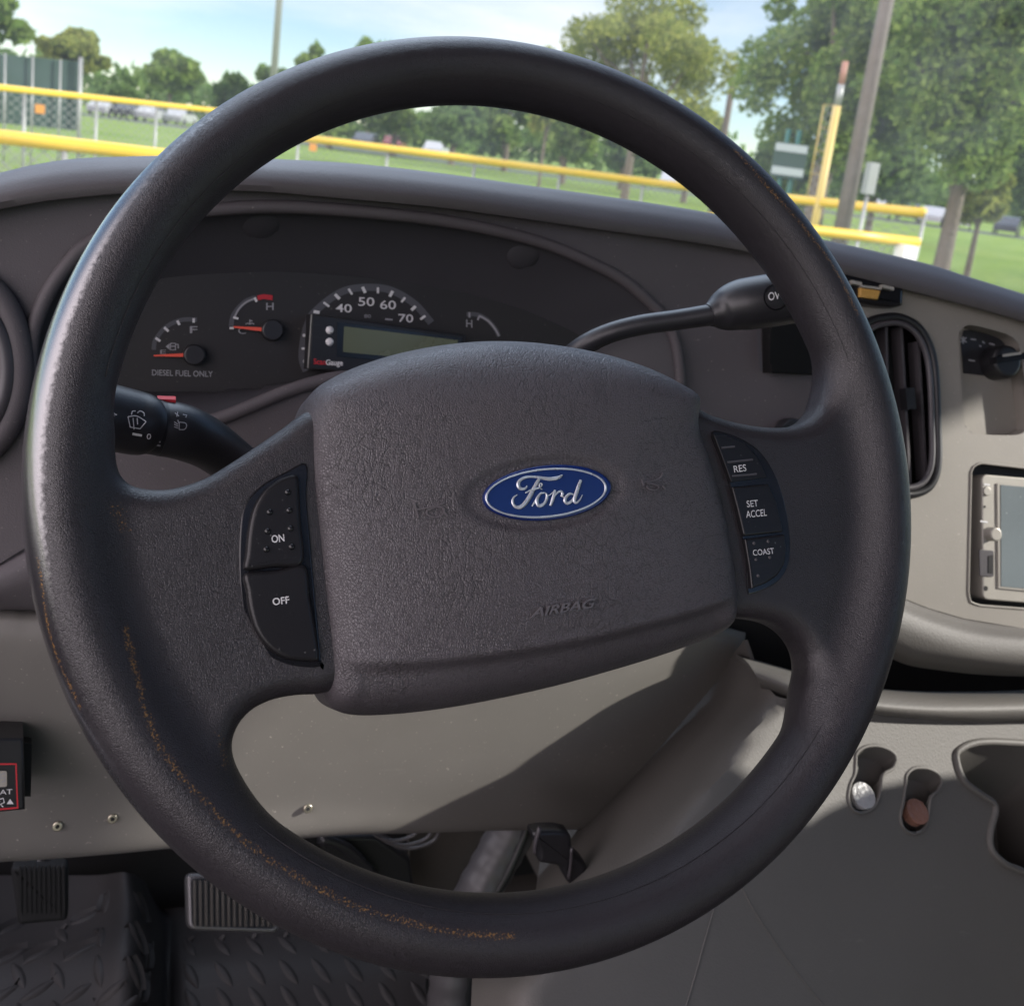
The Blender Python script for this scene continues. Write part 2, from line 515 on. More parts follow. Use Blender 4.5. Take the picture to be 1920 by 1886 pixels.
def leather(name, col, rough, sx, sy, bump, worn=False, crease=0.6):
    """pebbled steering wheel skin: cells with dark creases, long wrinkles; worn zones are smoother, cracks show golden backing"""
    m, nt, b, o = mat_new(name)
    tc = N(nt, 'ShaderNodeTexCoord')
    wob = N(nt, 'ShaderNodeTexNoise', i_Scale=220.0, i_Detail=3.0)
    nt.links.new(tc.outputs['Object'], wob.inputs['Vector'])
    vm = N(nt, 'ShaderNodeVectorMath', operation='MULTIPLY_ADD')
    vm.inputs[1].default_value = (0.0022, 0.0022, 0.0022)
    nt.links.new(wob.outputs['Color'], vm.inputs[0]); nt.links.new(tc.outputs['Object'], vm.inputs[2])
    mp = N(nt, 'ShaderNodeMapping'); mp.inputs['Scale'].default_value = (sx, sy, sx)
    nt.links.new(vm.outputs['Vector'], mp.inputs['Vector'])
    vo = N(nt, 'ShaderNodeTexVoronoi', i_Scale=1.0); vo.feature = 'DISTANCE_TO_EDGE'
    nt.links.new(mp.outputs['Vector'], vo.inputs['Vector'])
    c1 = N(nt, 'ShaderNodeMapRange'); c1.inputs['From Max'].default_value = 0.22; c1.interpolation_type = 'SMOOTHSTEP'
    nt.links.new(vo.outputs['Distance'], c1.inputs['Value'])
    # longer wrinkles
    mp2 = N(nt, 'ShaderNodeMapping'); mp2.inputs['Scale'].default_value = (sx * 0.36, sy * 0.17, sx * 0.3); mp2.inputs['Rotation'].default_value = (0, 0, 0.35)
    nt.links.new(vm.outputs['Vector'], mp2.inputs['Vector'])
    v2 = N(nt, 'ShaderNodeTexVoronoi', i_Scale=1.0); v2.feature = 'DISTANCE_TO_EDGE'
    nt.links.new(mp2.outputs['Vector'], v2.inputs['Vector'])
    c2 = N(nt, 'ShaderNodeMapRange'); c2.inputs['From Max'].default_value = 0.10; c2.interpolation_type = 'SMOOTHSTEP'
    nt.links.new(v2.outputs['Distance'], c2.inputs['Value'])
    msk = N(nt, 'ShaderNodeTexNoise', i_Scale=35.0, i_Detail=2.0); nt.links.new(tc.outputs['Object'], msk.inputs['Vector'])
    mskr = N(nt, 'ShaderNodeMapRange'); mskr.inputs['From Min'].default_value = 0.42; mskr.inputs['From Max'].default_value = 0.6
    mskr.inputs['To Max'].default_value = crease
    nt.links.new(msk.outputs['Fac'], mskr.inputs['Value'])
    inv = N(nt, 'ShaderNodeMath', operation='SUBTRACT'); inv.inputs[0].default_value = 1.0
    nt.links.new(c2.outputs['Result'], inv.inputs[1])
    ml = N(nt, 'ShaderNodeMath', operation='MULTIPLY'); nt.links.new(inv.outputs[0], ml.inputs[0]); nt.links.new(mskr.outputs['Result'], ml.inputs[1])
    h = N(nt, 'ShaderNodeMath', operation='SUBTRACT'); nt.links.new(c1.outputs['Result'], h.inputs[0]); nt.links.new(ml.outputs[0], h.inputs[1])
    bp = N(nt, 'ShaderNodeBump', i_Strength=bump, i_Distance=0.0011)
    nt.links.new(h.outputs[0], bp.inputs['Height']); nt.links.new(bp.outputs['Normal'], b.inputs['Normal'])
    bg = N(nt, 'ShaderNodeTexNoise', i_Scale=25.0, i_Detail=4.0); nt.links.new(tc.outputs['Object'], bg.inputs['Vector'])
    mx = N(nt, 'ShaderNodeMix', data_type='RGBA')
    mx.inputs['A'].default_value = (*[c * 0.85 for c in col], 1); mx.inputs['B'].default_value = (*[c * 1.15 for c in col], 1)
    nt.links.new(bg.outputs['Fac'], mx.inputs['Factor']); src = mx.outputs['Result']
    mr = N(nt, 'ShaderNodeMapRange'); mr.inputs['To Min'].default_value = rough - 0.05; mr.inputs['To Max'].default_value = rough + 0.07
    nt.links.new(bg.outputs['Fac'], mr.inputs['Value']); rsrc = mr.outputs['Result']
    if worn:
        at = N(nt, 'ShaderNodeAttribute', attribute_name='crack')
        fl = N(nt, 'ShaderNodeTexNoise', i_Scale=1300.0, i_Detail=3.0, i_Roughness=0.6); nt.links.new(tc.outputs['Object'], fl.inputs['Vector'])
        pr = N(nt, 'ShaderNodeMath', operation='MULTIPLY_ADD'); pr.inputs[1].default_value = 0.40; 
        nt.links.new(at.outputs['Fac'], pr.inputs[0]); nt.links.new(fl.outputs['Fac'], pr.inputs[2])
        rp = N(nt, 'ShaderNodeMapRange'); rp.inputs['From Min'].default_value = 0.85; rp.inputs['From Max'].default_value = 0.95
        nt.links.new(pr.outputs[0], rp.inputs['Value'])
        m2 = N(nt, 'ShaderNodeMix', data_type='RGBA'); m2.inputs['B'].default_value = (0.25, 0.135, 0.045, 1)
        nt.links.new(src, m2.inputs['A']); nt.links.new(rp.outputs['Result'], m2.inputs['Factor']); src = m2.outputs['Result']
        ag = N(nt, 'ShaderNodeAttribute', attribute_name='gloss')
        jg = N(nt, 'ShaderNodeTexNoise', i_Scale=520.0, i_Detail=5.0, i_Roughness=0.7); nt.links.new(tc.outputs['Object'], jg.inputs['Vector'])
        ad = N(nt, 'ShaderNodeMath', operation='MULTIPLY_ADD'); ad.inputs[1].default_value = 0.9; nt.links.new(jg.outputs['Fac'], ad.inputs[0]); nt.links.new(ag.outputs['Fac'], ad.inputs[2])
        gr = N(nt, 'ShaderNodeMapRange'); gr.inputs['From Min'].default_value = 0.78; gr.inputs['From Max'].default_value = 1.16
        nt.links.new(ad.outputs[0], gr.inputs['Value'])
        m3 = N(nt, 'ShaderNodeMix'); m3.inputs['B'].default_value = 0.27
        nt.links.new(rsrc, m3.inputs['A']); nt.links.new(gr.outputs['Result'], m3.inputs['Factor']); rsrc = m3.outputs['Result']
        bs = N(nt, 'ShaderNodeMapRange'); bs.inputs['To Min'].default_value = bump; bs.inputs['To Max'].default_value = bump * 0.45
        nt.links.new(gr.outputs['Result'], bs.inputs['Value']); nt.links.new(bs.outputs['Result'], bp.inputs['Strength'])
        sp = N(nt, 'ShaderNodeMapRange'); sp.inputs['To Min'].default_value = 0.5; sp.inputs['To Max'].default_value = 1.0
        nt.links.new(gr.outputs['Result'], sp.inputs['Value']); nt.links.new(sp.outputs['Result'], b.inputs['Specular IOR Level'])
        b.inputs['Coat IOR'].default_value = 1.8; b.inputs['Coat Roughness'].default_value = 0.2; nt.links.new(gr.outputs['Result'], b.inputs['Coat Weight'])
    # creases darkened in the colour to stand in for their shading
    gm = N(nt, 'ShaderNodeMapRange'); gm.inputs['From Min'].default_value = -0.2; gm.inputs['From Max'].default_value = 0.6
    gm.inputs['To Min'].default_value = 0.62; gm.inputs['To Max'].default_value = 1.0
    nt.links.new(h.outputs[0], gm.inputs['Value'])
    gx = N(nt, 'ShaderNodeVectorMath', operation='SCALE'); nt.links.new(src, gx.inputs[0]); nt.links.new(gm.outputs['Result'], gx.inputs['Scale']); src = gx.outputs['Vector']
    nt.links.new(src, b.inputs['Base Color']); nt.links.new(rsrc, b.inputs['Roughness'])
    return m

MT = dict(
    rim=leather('wheel skin', (0.0275, 0.0245, 0.028), 0.36, 1350, 1150, 0.24, worn=True, crease=0.5),
    pad=leather('airbag cover skin', (0.078, 0.070, 0.0765), 0.35, 1000, 860, 0.34, crease=0.9),
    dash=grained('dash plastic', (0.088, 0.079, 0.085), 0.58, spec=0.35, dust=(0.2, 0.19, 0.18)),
    dash_pad=grained('dash top pad', (0.075, 0.068, 0.071), 0.50, scale=1100),
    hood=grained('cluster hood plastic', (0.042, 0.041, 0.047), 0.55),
    knee=grained('grey green trim', (0.172, 0.163, 0.149), 0.55, scale=1800, bump=0.12, dust=(0.4, 0.38, 0.33)),
    console=grained('engine cover plastic', (0.112, 0.105, 0.096), 0.62, scale=900, bump=0.35),
    centre=grained('centre stack plastic', (0.225, 0.208, 0.182), 0.58, scale=1500, bump=0.2, dust=(0.35, 0.33, 0.29)),
    black=plain('black plastic', (0.012, 0.012, 0.014), 0.38),
    gloss=plain('glossy black plastic', (0.008, 0.008, 0.010), 0.22),
    button=grained('button plastic', (0.010, 0.0095, 0.011), 0.36, scale=2200, bump=0.08, spec=0.35, dust=(0.12, 0.12, 0.12)),
    matte=plain('matte black', (0.008, 0.008, 0.0085), 0.75, spec=0.15),
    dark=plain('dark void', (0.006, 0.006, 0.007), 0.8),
    white=plain('white print', (0.62, 0.62, 0.63), 0.5),
    dim=plain('dim white print', (0.30, 0.30, 0.32), 0.5),
    scale=plain('grey scale band', (0.075, 0.077, 0.088), 0.5),
    cluster=grained('instrument face', (0.017, 0.0158, 0.017), 0.55, scale=2400, bump=0.05, dust=(0.08, 0.07, 0.065)),
    red=plain('red needle', (0.75, 0.10, 0.06), 0.4),
    red2=plain('red print', (0.45, 0.02, 0.03), 0.45),
    blue=plain('blue enamel', (0.004, 0.018, 0.115), 0.18, spec=0.6),
    chrome=plain('chrome script', (0.62, 0.65, 0.70), 0.28, metal=0.55),
    lcd=plain('lcd glass', (0.105, 0.118, 0.065), 0.25),
    silver=plain('silver plastic', (0.36, 0.34, 0.30), 0.38, metal=0.25),
    steel=plain('screw steel', (0.5, 0.46, 0.36), 0.3, metal=0.9),
    screen=grained('screen film', (0.17, 0.20, 0.21), 0.2, scale=240, bump=0.02, var=0.3, dust=(0.3, 0.33, 0.33)),
    amber=plain('amber lens', (0.45, 0.26, 0.07), 0.25),
    copper=grained('copper coin', (0.20, 0.10, 0.07), 0.4, scale=420, bump=0.9, dist=0.0006, var=0.4),
    nickel=grained('nickel coin', (0.33, 0.33, 0.33), 0.4, scale=420, bump=0.9, dist=0.0006, var=0.4),
    mat=grained('rubber floor mat', (0.034, 0.0305, 0.031), 0.55, spec=0.3, scale=700, bump=0.2, dust=(0.09, 0.08, 0.075)),
    pedal=plain('pedal rubber', (0.065, 0.058, 0.052), 0.6),
    pedalsteel=plain('pedal edge', (0.16, 0.155, 0.16), 0.4, metal=0.6),
    carpet=grained('carpet', (0.06, 0.053, 0.046), 0.9, scale=500, bump=0.6),
    hose=plain('grey hose', (0.085, 0.080, 0.084), 0.4),
    stalk=grained('stalk plastic', (0.018, 0.018, 0.021), 0.40, scale=1600, bump=0.08),
    emb=plain('moulded lettering', (0.105, 0.095, 0.101), 0.4),  # lighter than the cover, standing in for highlights on the raised edges
    ring=plain('vent ring', (0.06, 0.055, 0.060), 0.4),
)
# ================================================================== steering wheel
UC = nrm(np.cross([0, 1.0, 0], NC)); VC = np.cross(NC, UC)
WU, WV, WN = M @ UC, M @ VC, M @ NC
RW = np.stack([WU, WV, WN], 1)                # wheel local -> world
WR, WA, WB = 0.1825, 0.0142, 0.0180           # rim radius, radial and axial half thickness

class WheelPlane:
    n = WN
    def at(self, px, py, h=0.0):
        return Plane(WHEEL + h * WN, WN).at(px, py)
WP = WheelPlane()
def to_wheel(V): return (np.asarray(V) - WHEEL) @ RW
def wl(px, py, h=0.0): return to_wheel(WP.at(px, py, h)[None])[0]

wheel = thing('steering_wheel', 'black steering wheel with worn rim and padded hub carrying a blue oval badge', 'steering wheel', WHEEL)
wm = Matrix.Identity(4)
for i in range(3):
    for j in range(3): wm[i][j] = RW[i, j]
    wm[i][3] = WHEEL[i]
wheel.matrix_world = wm
def mkw(name, V, F, mat, parent=None, **kw):
    return mk(name, to_wheel(V), F, mat, parent or wheel, local=True, **kw)

def wpoly(px, h=0.0, n=5, closed=True):
    P = np.array([wl(x, y, h)[:2] for x, y in px])
    return cr(P, n, closed)

# --- spokes and rim as one continuous moulded skin, from a distance field
def arc(a0, a1, r=WR, k=24):
    return [(r * math.cos(t), r * math.sin(t)) for t in np.linspace(a0, a1, k)]
def ang(p): return math.atan2(p[1], p[0])

up_edge = cr([wl(x, y, 0.002)[:2] for x, y in [(150, 690), (178, 770), (198, 815), (202, 850), (213, 882), (232, 902), (264, 914), (305, 917), (345, 910), (390, 893), (430, 869), (480, 836), (530, 802), (575, 770), (625, 760), (720, 790), (900, 800), (1120, 800), (1230, 775), (1295, 757), (1340, 776), (1390, 791), (1440, 799), (1482, 799), (1515, 788), (1536, 766), (1547, 735), (1570, 680), (1590, 640)]], 4)
lo_edge = cr([wl(x, y, 0.002)[:2] for x, y in [(490, 1600), (465, 1520), (448, 1468), (437, 1430), (436, 1396), (448, 1360), (476, 1330), (515, 1312), (560, 1304), (612, 1300), (700, 1270), (900, 1245), (1100, 1200), (1290, 1168), (1385, 1160), (1425, 1162), (1462, 1172), (1492, 1194), (1511, 1224), (1517, 1260), (1512, 1302), (1515, 1350), (1535, 1400)]], 4)
a0, a1 = ang(up_edge[-1]), ang(up_edge[0])
if a1 < a0: a1 += 2 * math.pi
UPOPEN = np.array(list(map(tuple, up_edge)) + arc(a0, a1))
b0, b1 = ang(lo_edge[-1]), ang(lo_edge[0])
while b1 > b0: b1 -= 2 * math.pi
LOOPEN = np.array(list(map(tuple, lo_edge)) + arc(b0, b1))

def wheel_sdf(P, web2=None):
    rho = np.hypot(P[:, 0], P[:, 1]) - WR; z = P[:, 2]
    k1 = np.sqrt((rho / WA) ** 2 + (z / WB) ** 2) + 1e-9
    k2 = np.sqrt((rho / WA ** 2) ** 2 + (z / WB ** 2) ** 2) + 1e-9
    d1 = k1 * (k1 - 1) / k2
    if web2 is None:
        d2 = np.maximum(np.hypot(P[:, 0], P[:, 1]) - WR, np.maximum(-sd_poly(P[:, :2], UPOPEN), -sd_poly(P[:, :2], LOOPEN)))
    else:
        d2 = web2
    r = 0.009
    # the web is dished: it sits a little deeper towards the hub
    dish = np.clip(1 - np.hypot(P[:, 0], P[:, 1]) / WR, 0, 1)
    zc = -0.004 - 0.006 * dish
    q0 = d2 + r; q1 = np.abs(z - zc) - 0.0125 + r
    d3 = np.minimum(np.maximum(q0, q1), 0) + np.hypot(np.maximum(q0, 0), np.maximum(q1, 0)) - r
    k = 0.011
    h = np.clip(0.5 + 0.5 * (d3 - d1) / k, 0, 1)
    return d3 * (1 - h) + d1 * h - k * h * (1 - h)

def surface_nets(fn, lo, hi, h):
    ax = [np.arange(lo[i], hi[i] + h, h) for i in range(3)]
    X, Y = np.meshgrid(ax[0], ax[1], indexing='ij')
    P2 = np.stack([X.ravel(), Y.ravel()], 1)
    web2 = np.maximum(np.hypot(P2[:, 0], P2[:, 1]) - WR, np.maximum(-sd_poly(P2, UPOPEN), -sd_poly(P2, LOOPEN)))
    D = np.empty((len(ax[0]), len(ax[1]), len(ax[2])))
    for k, z in enumerate(ax[2]):
        D[:, :, k] = fn(np.c_[P2, np.full(len(P2), z)], web2).reshape(X.shape)
    s = D < 0
    cnr = [(i, j, k) for i in (0, 1) for j in (0, 1) for k in (0, 1)]
    sh = lambda A, o: A[o[0]:A.shape[0] - 1 + o[0], o[1]:A.shape[1] - 1 + o[1], o[2]:A.shape[2] - 1 + o[2]]
    cnt = sum(sh(s, o).astype(np.int8) for o in cnr)
    cells = np.argwhere((cnt > 0) & (cnt < 8))
    idm = np.full(cnt.shape, -1, np.int64); idm[tuple(cells.T)] = np.arange(len(cells))
    acc = np.zeros((len(cells), 3)); num = np.zeros(len(cells))
    for a in range(8):
        for b in range(a + 1, 8):
            oa, ob = np.array(cnr[a]), np.array(cnr[b])
            if np.abs(oa - ob).sum() != 1: continue
            da = D[tuple((cells + oa).T)]; db = D[tuple((cells + ob).T)]
            m = (da < 0) != (db < 0)
            t = np.where(m, da / (da - db + 1e-30), 0)
            acc += np.where(m[:, None], oa + t[:, None] * (ob - oa), 0); num += m
    V = (cells + acc / num[:, None]) * h + np.array([a[0] for a in ax])
    F = []
    for a in range(3):
        b, c = (a + 1) % 3, (a + 2) % 3
        ea = np.eye(3, dtype=int)
        s0 = [slice(None)] * 3; s1 = [slice(None)] * 3
        s0[a] = slice(0, -1); s1[a] = slice(1, None)
        A, B = s[tuple(s0)], s[tuple(s1)]
        E = np.argwhere(A != B)
        E = E[(E[:, b] > 0) & (E[:, c] > 0) & (E[:, b] < s.shape[b] - 1) & (E[:, c] < s.shape[c] - 1)]
        q = [idm[tuple((E - o).T)] for o in (0 * ea[0], ea[b], ea[b] + ea[c], ea[c])]
        Q = np.stack(q, 1); Q = Q[(Q >= 0).all(1)] if False else Q
        inside = A[tuple(E.T)]
        Q[~inside] = Q[~inside][:, ::-1]
        F.append(Q)
    F = np.vstack(F)
    # settle the points on the surface
    for _ in range(2):
        e = 2e-4; d0 = fn(V)
        g = np.stack([fn(V + np.eye(3)[i] * e) - d0 for i in range(3)], 1) / e
        g2 = (g * g).sum(1) + 1e-6
        step = np.clip(-d0 / g2, -h, h)
        V = V + g * step[:, None]
    return V, F

SV, SF = surface_nets(wheel_sdf, (-0.205, -0.205, -0.030), (0.205, 0.205, 0.030), 0.00165)
rim = mk('rim', SV, SF.tolist(), MT['rim'], wheel, local=True)
rho = np.hypot(SV[:, 0], SV[:, 1]); phi = np.degrees(np.arctan2(SV[:, 1], SV[:, 0])) % 360
theta = np.degrees(np.arctan2(SV[:, 2] / WB, (rho - WR) / WA))
def window(x, a, b, s): return np.clip((x - a) / s, 0, 1) * np.clip((b - x) / s, 0, 1)
hi_t = np.interp(phi, [100, 130, 185, 215, 245], [64, 80, 76, 54, 36])
gloss = np.clip((theta + 30) / 20, 0, 1) * np.clip((hi_t - theta) / 26, 0, 1) * window(phi, 116, 246, 45) * (rho > 0.1795)
CRK = []
for line, w in (([(235, 1180), (255, 1260), (290, 1380), (345, 1460), (395, 1512), (455, 1572), (535, 1628), (640, 1685), (730, 1717), (850, 1745), (960, 1752)], 0.0022),
                ([(1372, 285), (1430, 352), (1500, 430), (1560, 510), (1600, 590)], 0.0021),
                ([(215, 950), (232, 985)], 0.004), ([(70, 1040), (95, 1200), (150, 1330)], 0.0010), ([(415, 1380), (425, 1440)], 0.003)):
    P = resample(cr([wl(x, y, 0.015)[:2] for x, y in line], 6), 90)
    CRK.append((P, w))
crack = np.zeros(len(SV))
front = SV[:, 2] > -0.006
for P, w in CRK:
    idx = np.where(front)[0]
    d = np.full(len(idx), 9.0)
    for p in P: d = np.minimum(d, np.hypot(SV[idx, 0] - p[0], SV[idx, 1] - p[1]))
    crack[idx] = np.maximum(crack[idx], np.exp(-(d / w) ** 2) * (0.8 if w > 0.0025 else 1.0))
for nm, arr in (('gloss', gloss), ('crack', crack)):
    a = rim.data.attributes.new(nm, 'FLOAT', 'POINT'); a.data.foreach_set('value', arr.astype(np.float32))

# mould seam along the inner side of the rim
def seam_arc(p0, p1):
    t = np.radians(np.linspace(p0, p1, 120)); th = math.radians(136)
    r = WR + (WA + 0.0001) * math.cos(th); z = (WB + 0.0001) * math.sin(th)
    return np.stack([r * np.cos(t), r * np.sin(t), np.full_like(t, z)], 1)
for p0, p1 in ((14, 168), (-150, -34)):
    v, f = tube(seam_arc(p0, p1), 0.00022, 6); mk('rim_seam', v, f, MT['rim'], rim, local=True)

# --- airbag cover
PAD_OUT = [(580, 742), (620, 712), (680, 684), (760, 658), (850, 640), (935, 634), (1020, 640), (1110, 658), (1190, 686), (1250, 718), (1292, 752),
           (1318, 800), (1338, 860), (1358, 930), (1376, 1010), (1388, 1090), (1393, 1140), (1391, 1165), (1380, 1184), (1345, 1204), (1270, 1232), (1180, 1260), (1080, 1288), (980, 1311),
           (880, 1330), (790, 1342), (710, 1347), (665, 1344), (636, 1333), (618, 1310), (609, 1270), (603, 1200), (594, 1110), (584, 1010), (575, 920), (571, 840), (573, 780)]
PO = resample(cr([wl(x, y, 0.004 if y > 760 else -0.010)[:2] for x, y in PAD_OUT], 8, True), 260, True)
PCEN = PO.mean(0)
_cl = [wl(640, 1252, 0.012)[:2], wl(800, 1248, 0.012)[:2], wl(1000, 1222, 0.012)[:2], wl(1200, 1180, 0.012)[:2], wl(1385, 1128, 0.012)[:2]]
CREASE = cr(_cl, 8)
LOGO_C = wl(1022, 925, 0.018)[:2]
LOGO_A = wl(1152, 913, 0.018)[:2] - LOGO_C; LOGO_B = wl(1018.5, 866, 0.018)[:2] - LOGO_C
YTOP, YBOT = PO[:, 1].max(), PO[:, 1].min()

def pad_height(P, d=None):
    """height of the cover above the wheel plane; P in wheel coordinates"""
    P = np.asarray(P, float)
    if d is None: d = np.maximum(-sd_poly(P, PO), 0)
    e = 1 - np.exp(-(d / 0.0035)) * 1.0
    top = np.clip((P[:, 1] - (YTOP - 0.038)) / 0.038, 0, 1)           # long roll-off towards the top edge
    dome = 0.0085 * (1 - (np.abs(P[:, 0] - PCEN[0]) / 0.10) ** 2) + 0.0020
    h = -0.004 + 0.0145 * e + dome * (1 - np.exp(-d / 0.016)) - 0.0125 * top ** 2.0
    # the lower lip below the crease steps back
    cy = np.interp(P[:, 0], CREASE[:, 0], CREASE[:, 1])
    s = (P[:, 1] - cy)
    endf = window(P[:, 0], CREASE[0, 0] - 0.002, CREASE[-1, 0] + 0.002, 0.012)
    h -= (0.0035 / (1 + np.exp(np.clip(s / 0.0009, -40, 40)))) * endf
    h += 0.0007 * np.exp(-((s - 0.0025) / 0.0022) ** 2) * endf
    # lower lip curls back towards the bottom edge
    low = np.clip((YBOT + 0.030 - P[:, 1] + (P[:, 0] - PCEN[0]) * 0.13) / 0.030, 0, 1)
    h -= 0.006 * low ** 2
    # shallow dish round the badge
    Q = P - LOGO_C
    det = LOGO_A[0] * LOGO_B[1] - LOGO_A[1] * LOGO_B[0]
    ea = (Q[:, 0] * LOGO_B[1] - Q[:, 1] * LOGO_B[0]) / det / 1.10
    eb = (LOGO_A[0] * Q[:, 1] - LOGO_A[1] * Q[:, 0]) / det / 1.10
    rr = np.hypot(ea, eb)
    h -= 0.0016 / (1 + np.exp(np.clip((rr - 1.0) / 0.035, -40, 40)))
    return h

rings = np.r_[1 - np.linspace(0, 0.10, 14) ** 1.0, np.linspace(0.89, 0.0, 70)]
PV = []; 
for s in rings: PV.append(PCEN + (PO - PCEN) * max(s, 0.002))
PV2 = np.vstack(PV)
PZ = pad_height(PV2)
base = np.c_[PO, np.full(len(PO), -0.030)]
V = np.vstack([base, np.c_[PV2, PZ]])
F = [tuple(f) for f in grid_faces(len(rings) + 1, len(PO), close_c=True)]
F.append(tuple(range(len(rings) * len(PO), (len(rings) + 1) * len(PO))))
airbag = mk('airbag_cover', V, F, MT['pad'], wheel, local=True)

def pad_at(px, py, lift=0.0):
    h = 0.012
    for _ in range(7):
        q = wl(px, py, h + lift)
        h = float(pad_height(q[None, :2])[0])
    return WP.at(px, py, h + lift)

# badge: oval plate, bright ring, script
def ell(k, ax, ay, cx=1022.0, cy=925.0, tilt=(-11.0 / 119.5)):
    return [(cx + ax * math.cos(t) - 3.0 * math.sin(t) * ay / 52, cy + ax * tilt * math.cos(t) - ay * math.sin(t)) for t in np.linspace(0, 2 * math.pi, k, endpoint=False)]
BH = float(pad_height(LOGO_C[None])[0])
bat = lambda x, y, h=0.0: WP.at(x, y, BH + h)
badge_v, badge_f = slab([bat(x, y, -0.0015) for x, y in ell(64, 119, 51.5)], WN, 0.0034, 0.0011, 4)
badge = mkw('badge', badge_v, badge_f, MT['blue'], sharp=50)
tag(badge, 'blue oval badge with bright script and border')
BT = 0.0020
Vr = []; 
for (ax, ay) in ((113.5, 46.0), (110.0, 42.6)):
    Vr += [bat(x, y, BT) for x, y in ell(96, ax, ay, 1023.6, 924.3)]
Fr = face_each(np.array(Vr), grid_faces(2, 96, close_c=True))
Vr, Fr = raised(Vr, Fr, WN, 0.0003)
mkw('badge_border', Vr, Fr, MT['chrome'], badge)
Z7 = lambda L: [(860 + x / 4.571, 840 + y / 4.571, w / 4.571) for x, y, w in L]
script = [
    [(583, 322, 6), (578, 338, 14), (560, 350, 20), (533, 350, 26), (512, 330, 28), (512, 295, 26), (540, 266, 22), (585, 250, 18), (640, 247, 18), (700, 255, 22), (770, 266, 28), (822, 262, 30), (862, 250, 24), (888, 230, 9)],
    [(692, 252, 10), (680, 280, 26), (655, 325, 30), (630, 372, 33), (604, 422, 36), (575, 465, 36), (547, 495, 33), (515, 510, 30), (480, 498, 24), (461, 465, 20), (468, 428, 15), (500, 402, 8)],
    [(570, 386, 7), (610, 364, 13), (655, 352, 15), (692, 340, 12), (713, 320, 9), (708, 303, 8), (692, 308, 8), (692, 330, 8), (705, 350, 8), (716, 356, 6)],
    [(628, 500, 8), (652, 460, 16), (686, 408, 14), (708, 382, 8)],
    [(735, 384, 10), (704, 390, 16), (676, 425, 24), (668, 462, 26), (684, 494, 26), (716, 490, 24), (744, 458, 22), (755, 420, 18), (750, 392, 12), (735, 384, 8)],
    [(752, 412, 7), (780, 402, 8), (806, 380, 9), (822, 362, 10)],
    [(826, 360, 14), (816, 400, 24), (802, 450, 25), (784, 495, 16)],
    [(806, 436, 10), (830, 400, 13), (860, 374, 16), (884, 378, 20), (888, 398, 22), (876, 416, 14)],
    [(886, 408, 7), (900, 424, 7), (918, 412, 7)],
    [(985, 398, 10), (950, 394, 18), (920, 420, 25), (910, 452, 26), (930, 474, 24), (962, 460, 22), (992, 420, 18), (1010, 380, 12)],
    [(1046, 274, 18), (1032, 310, 26), (1014, 365, 28), (996, 420, 28), (990, 455, 24), (1008, 470, 18), (1036, 445, 11), (1060, 402, 5)],
]
sp = [cr(Z7(s), 5) for s in script]; sp = [np.c_[q[:, :2], np.maximum(q[:, 2], 1.3)] for q in sp]
sv, sf = strokes(lambda x, y, h: bat(x, y, h), sp, 0, BT + 0.0001)
sv, sf = raised(sv, sf, WN, 0.0003)
mkw('badge_script', sv, sf, MT['chrome'], badge)

# moulded horn symbols and lettering on the cover
horn = [[(776, 942), (784, 971)], cr([(780, 955), (800, 952), (832, 943)], 4).tolist(), cr([(800, 957), (820, 950), (832, 955), (828, 966), (812, 970), (800, 964), (800, 957)], 4).tolist(), [(833, 960), (838, 968)],
        [(1203, 899), (1206, 911)], cr([(1205, 904), (1226, 901), (1238, 895), (1242, 887)], 4).tolist(), cr([(1212, 906), (1225, 908), (1235, 913), (1228, 919), (1216, 917), (1212, 911)], 4).tolist(), [(1242, 911), (1247, 918)]]
for part in (horn[:4], horn[4:]):
    hv, hf = strokes(lambda x, y, h: pad_at(x, y, h), part, 2.4, 0.0001)
    hv, hf = raised(hv, hf, WN, 0.0008)
    mkw('horn_symbol', hv, hf, MT['emb'], airbag, smooth=False)
tv, tf = text_px(lambda x, y, h: pad_at(x, y, h), 'AIRBAG', (994, 1158), (1110, 1139), (999, 1140), 0.0004, bold=0.014, shear=0.1)
tv, tf = raised(tv, tf, WN, 0.0013)
mkw('airbag_lettering', tv, tf, MT['emb'], airbag, smooth=False)

# --- cruise control pods
SPF = 0.0012                                   # web front height near the hub
def spoke_h(x, y):
    q = wl(x, y, 0.005)
    z = np.linspace(0.02, -0.01, 61)
    d = wheel_sdf(np.c_[np.full(61, q[0]), np.full(61, q[1]), z])
    i = np.argmax(d < 0)
    return float(z[i])
sh = lambda P: max(spoke_h(x, y) for x, y in P[::3])
def pod(name, out, keys, lab):
    hb = spoke_h(*np.mean(out, 0)) - 0.0022
    o3 = [WP.at(x, y, hb) for x, y in cr(out, 4, True)]
    v, f = slab(o3, WN, 0.0030, 0.0006, 2)
    p = mkw(name, v, f, MT['gloss'], sharp=40)
    tag(p, lab)
    return p, hb + 0.0030
Lout = [(572, 872), (534, 886), (495, 907), (469, 930), (454, 956), (448, 994), (446, 1060), (449, 1116), (458, 1170), (476, 1205), (502, 1232), (536, 1246), (578, 1251), (600, 1248), (600, 1238), (588, 1110), (578, 1000), (572, 930)]
Rout = [(1329, 812), (1363, 816), (1395, 830), (1419, 849), (1438, 875), (1454, 910), (1466, 952), (1474, 996), (1476, 1028), (1473, 1057), (1461, 1082), (1437, 1101), (1402, 1114), (1394, 1106), (1392, 1047), (1382, 999), (1363, 914), (1345, 860)]
podL, hL = pod('switch_pod', Lout, None, 'black pod with two cruise keys')
podR, hR = pod('switch_pod', Rout, None, 'black pod with three cruise keys')
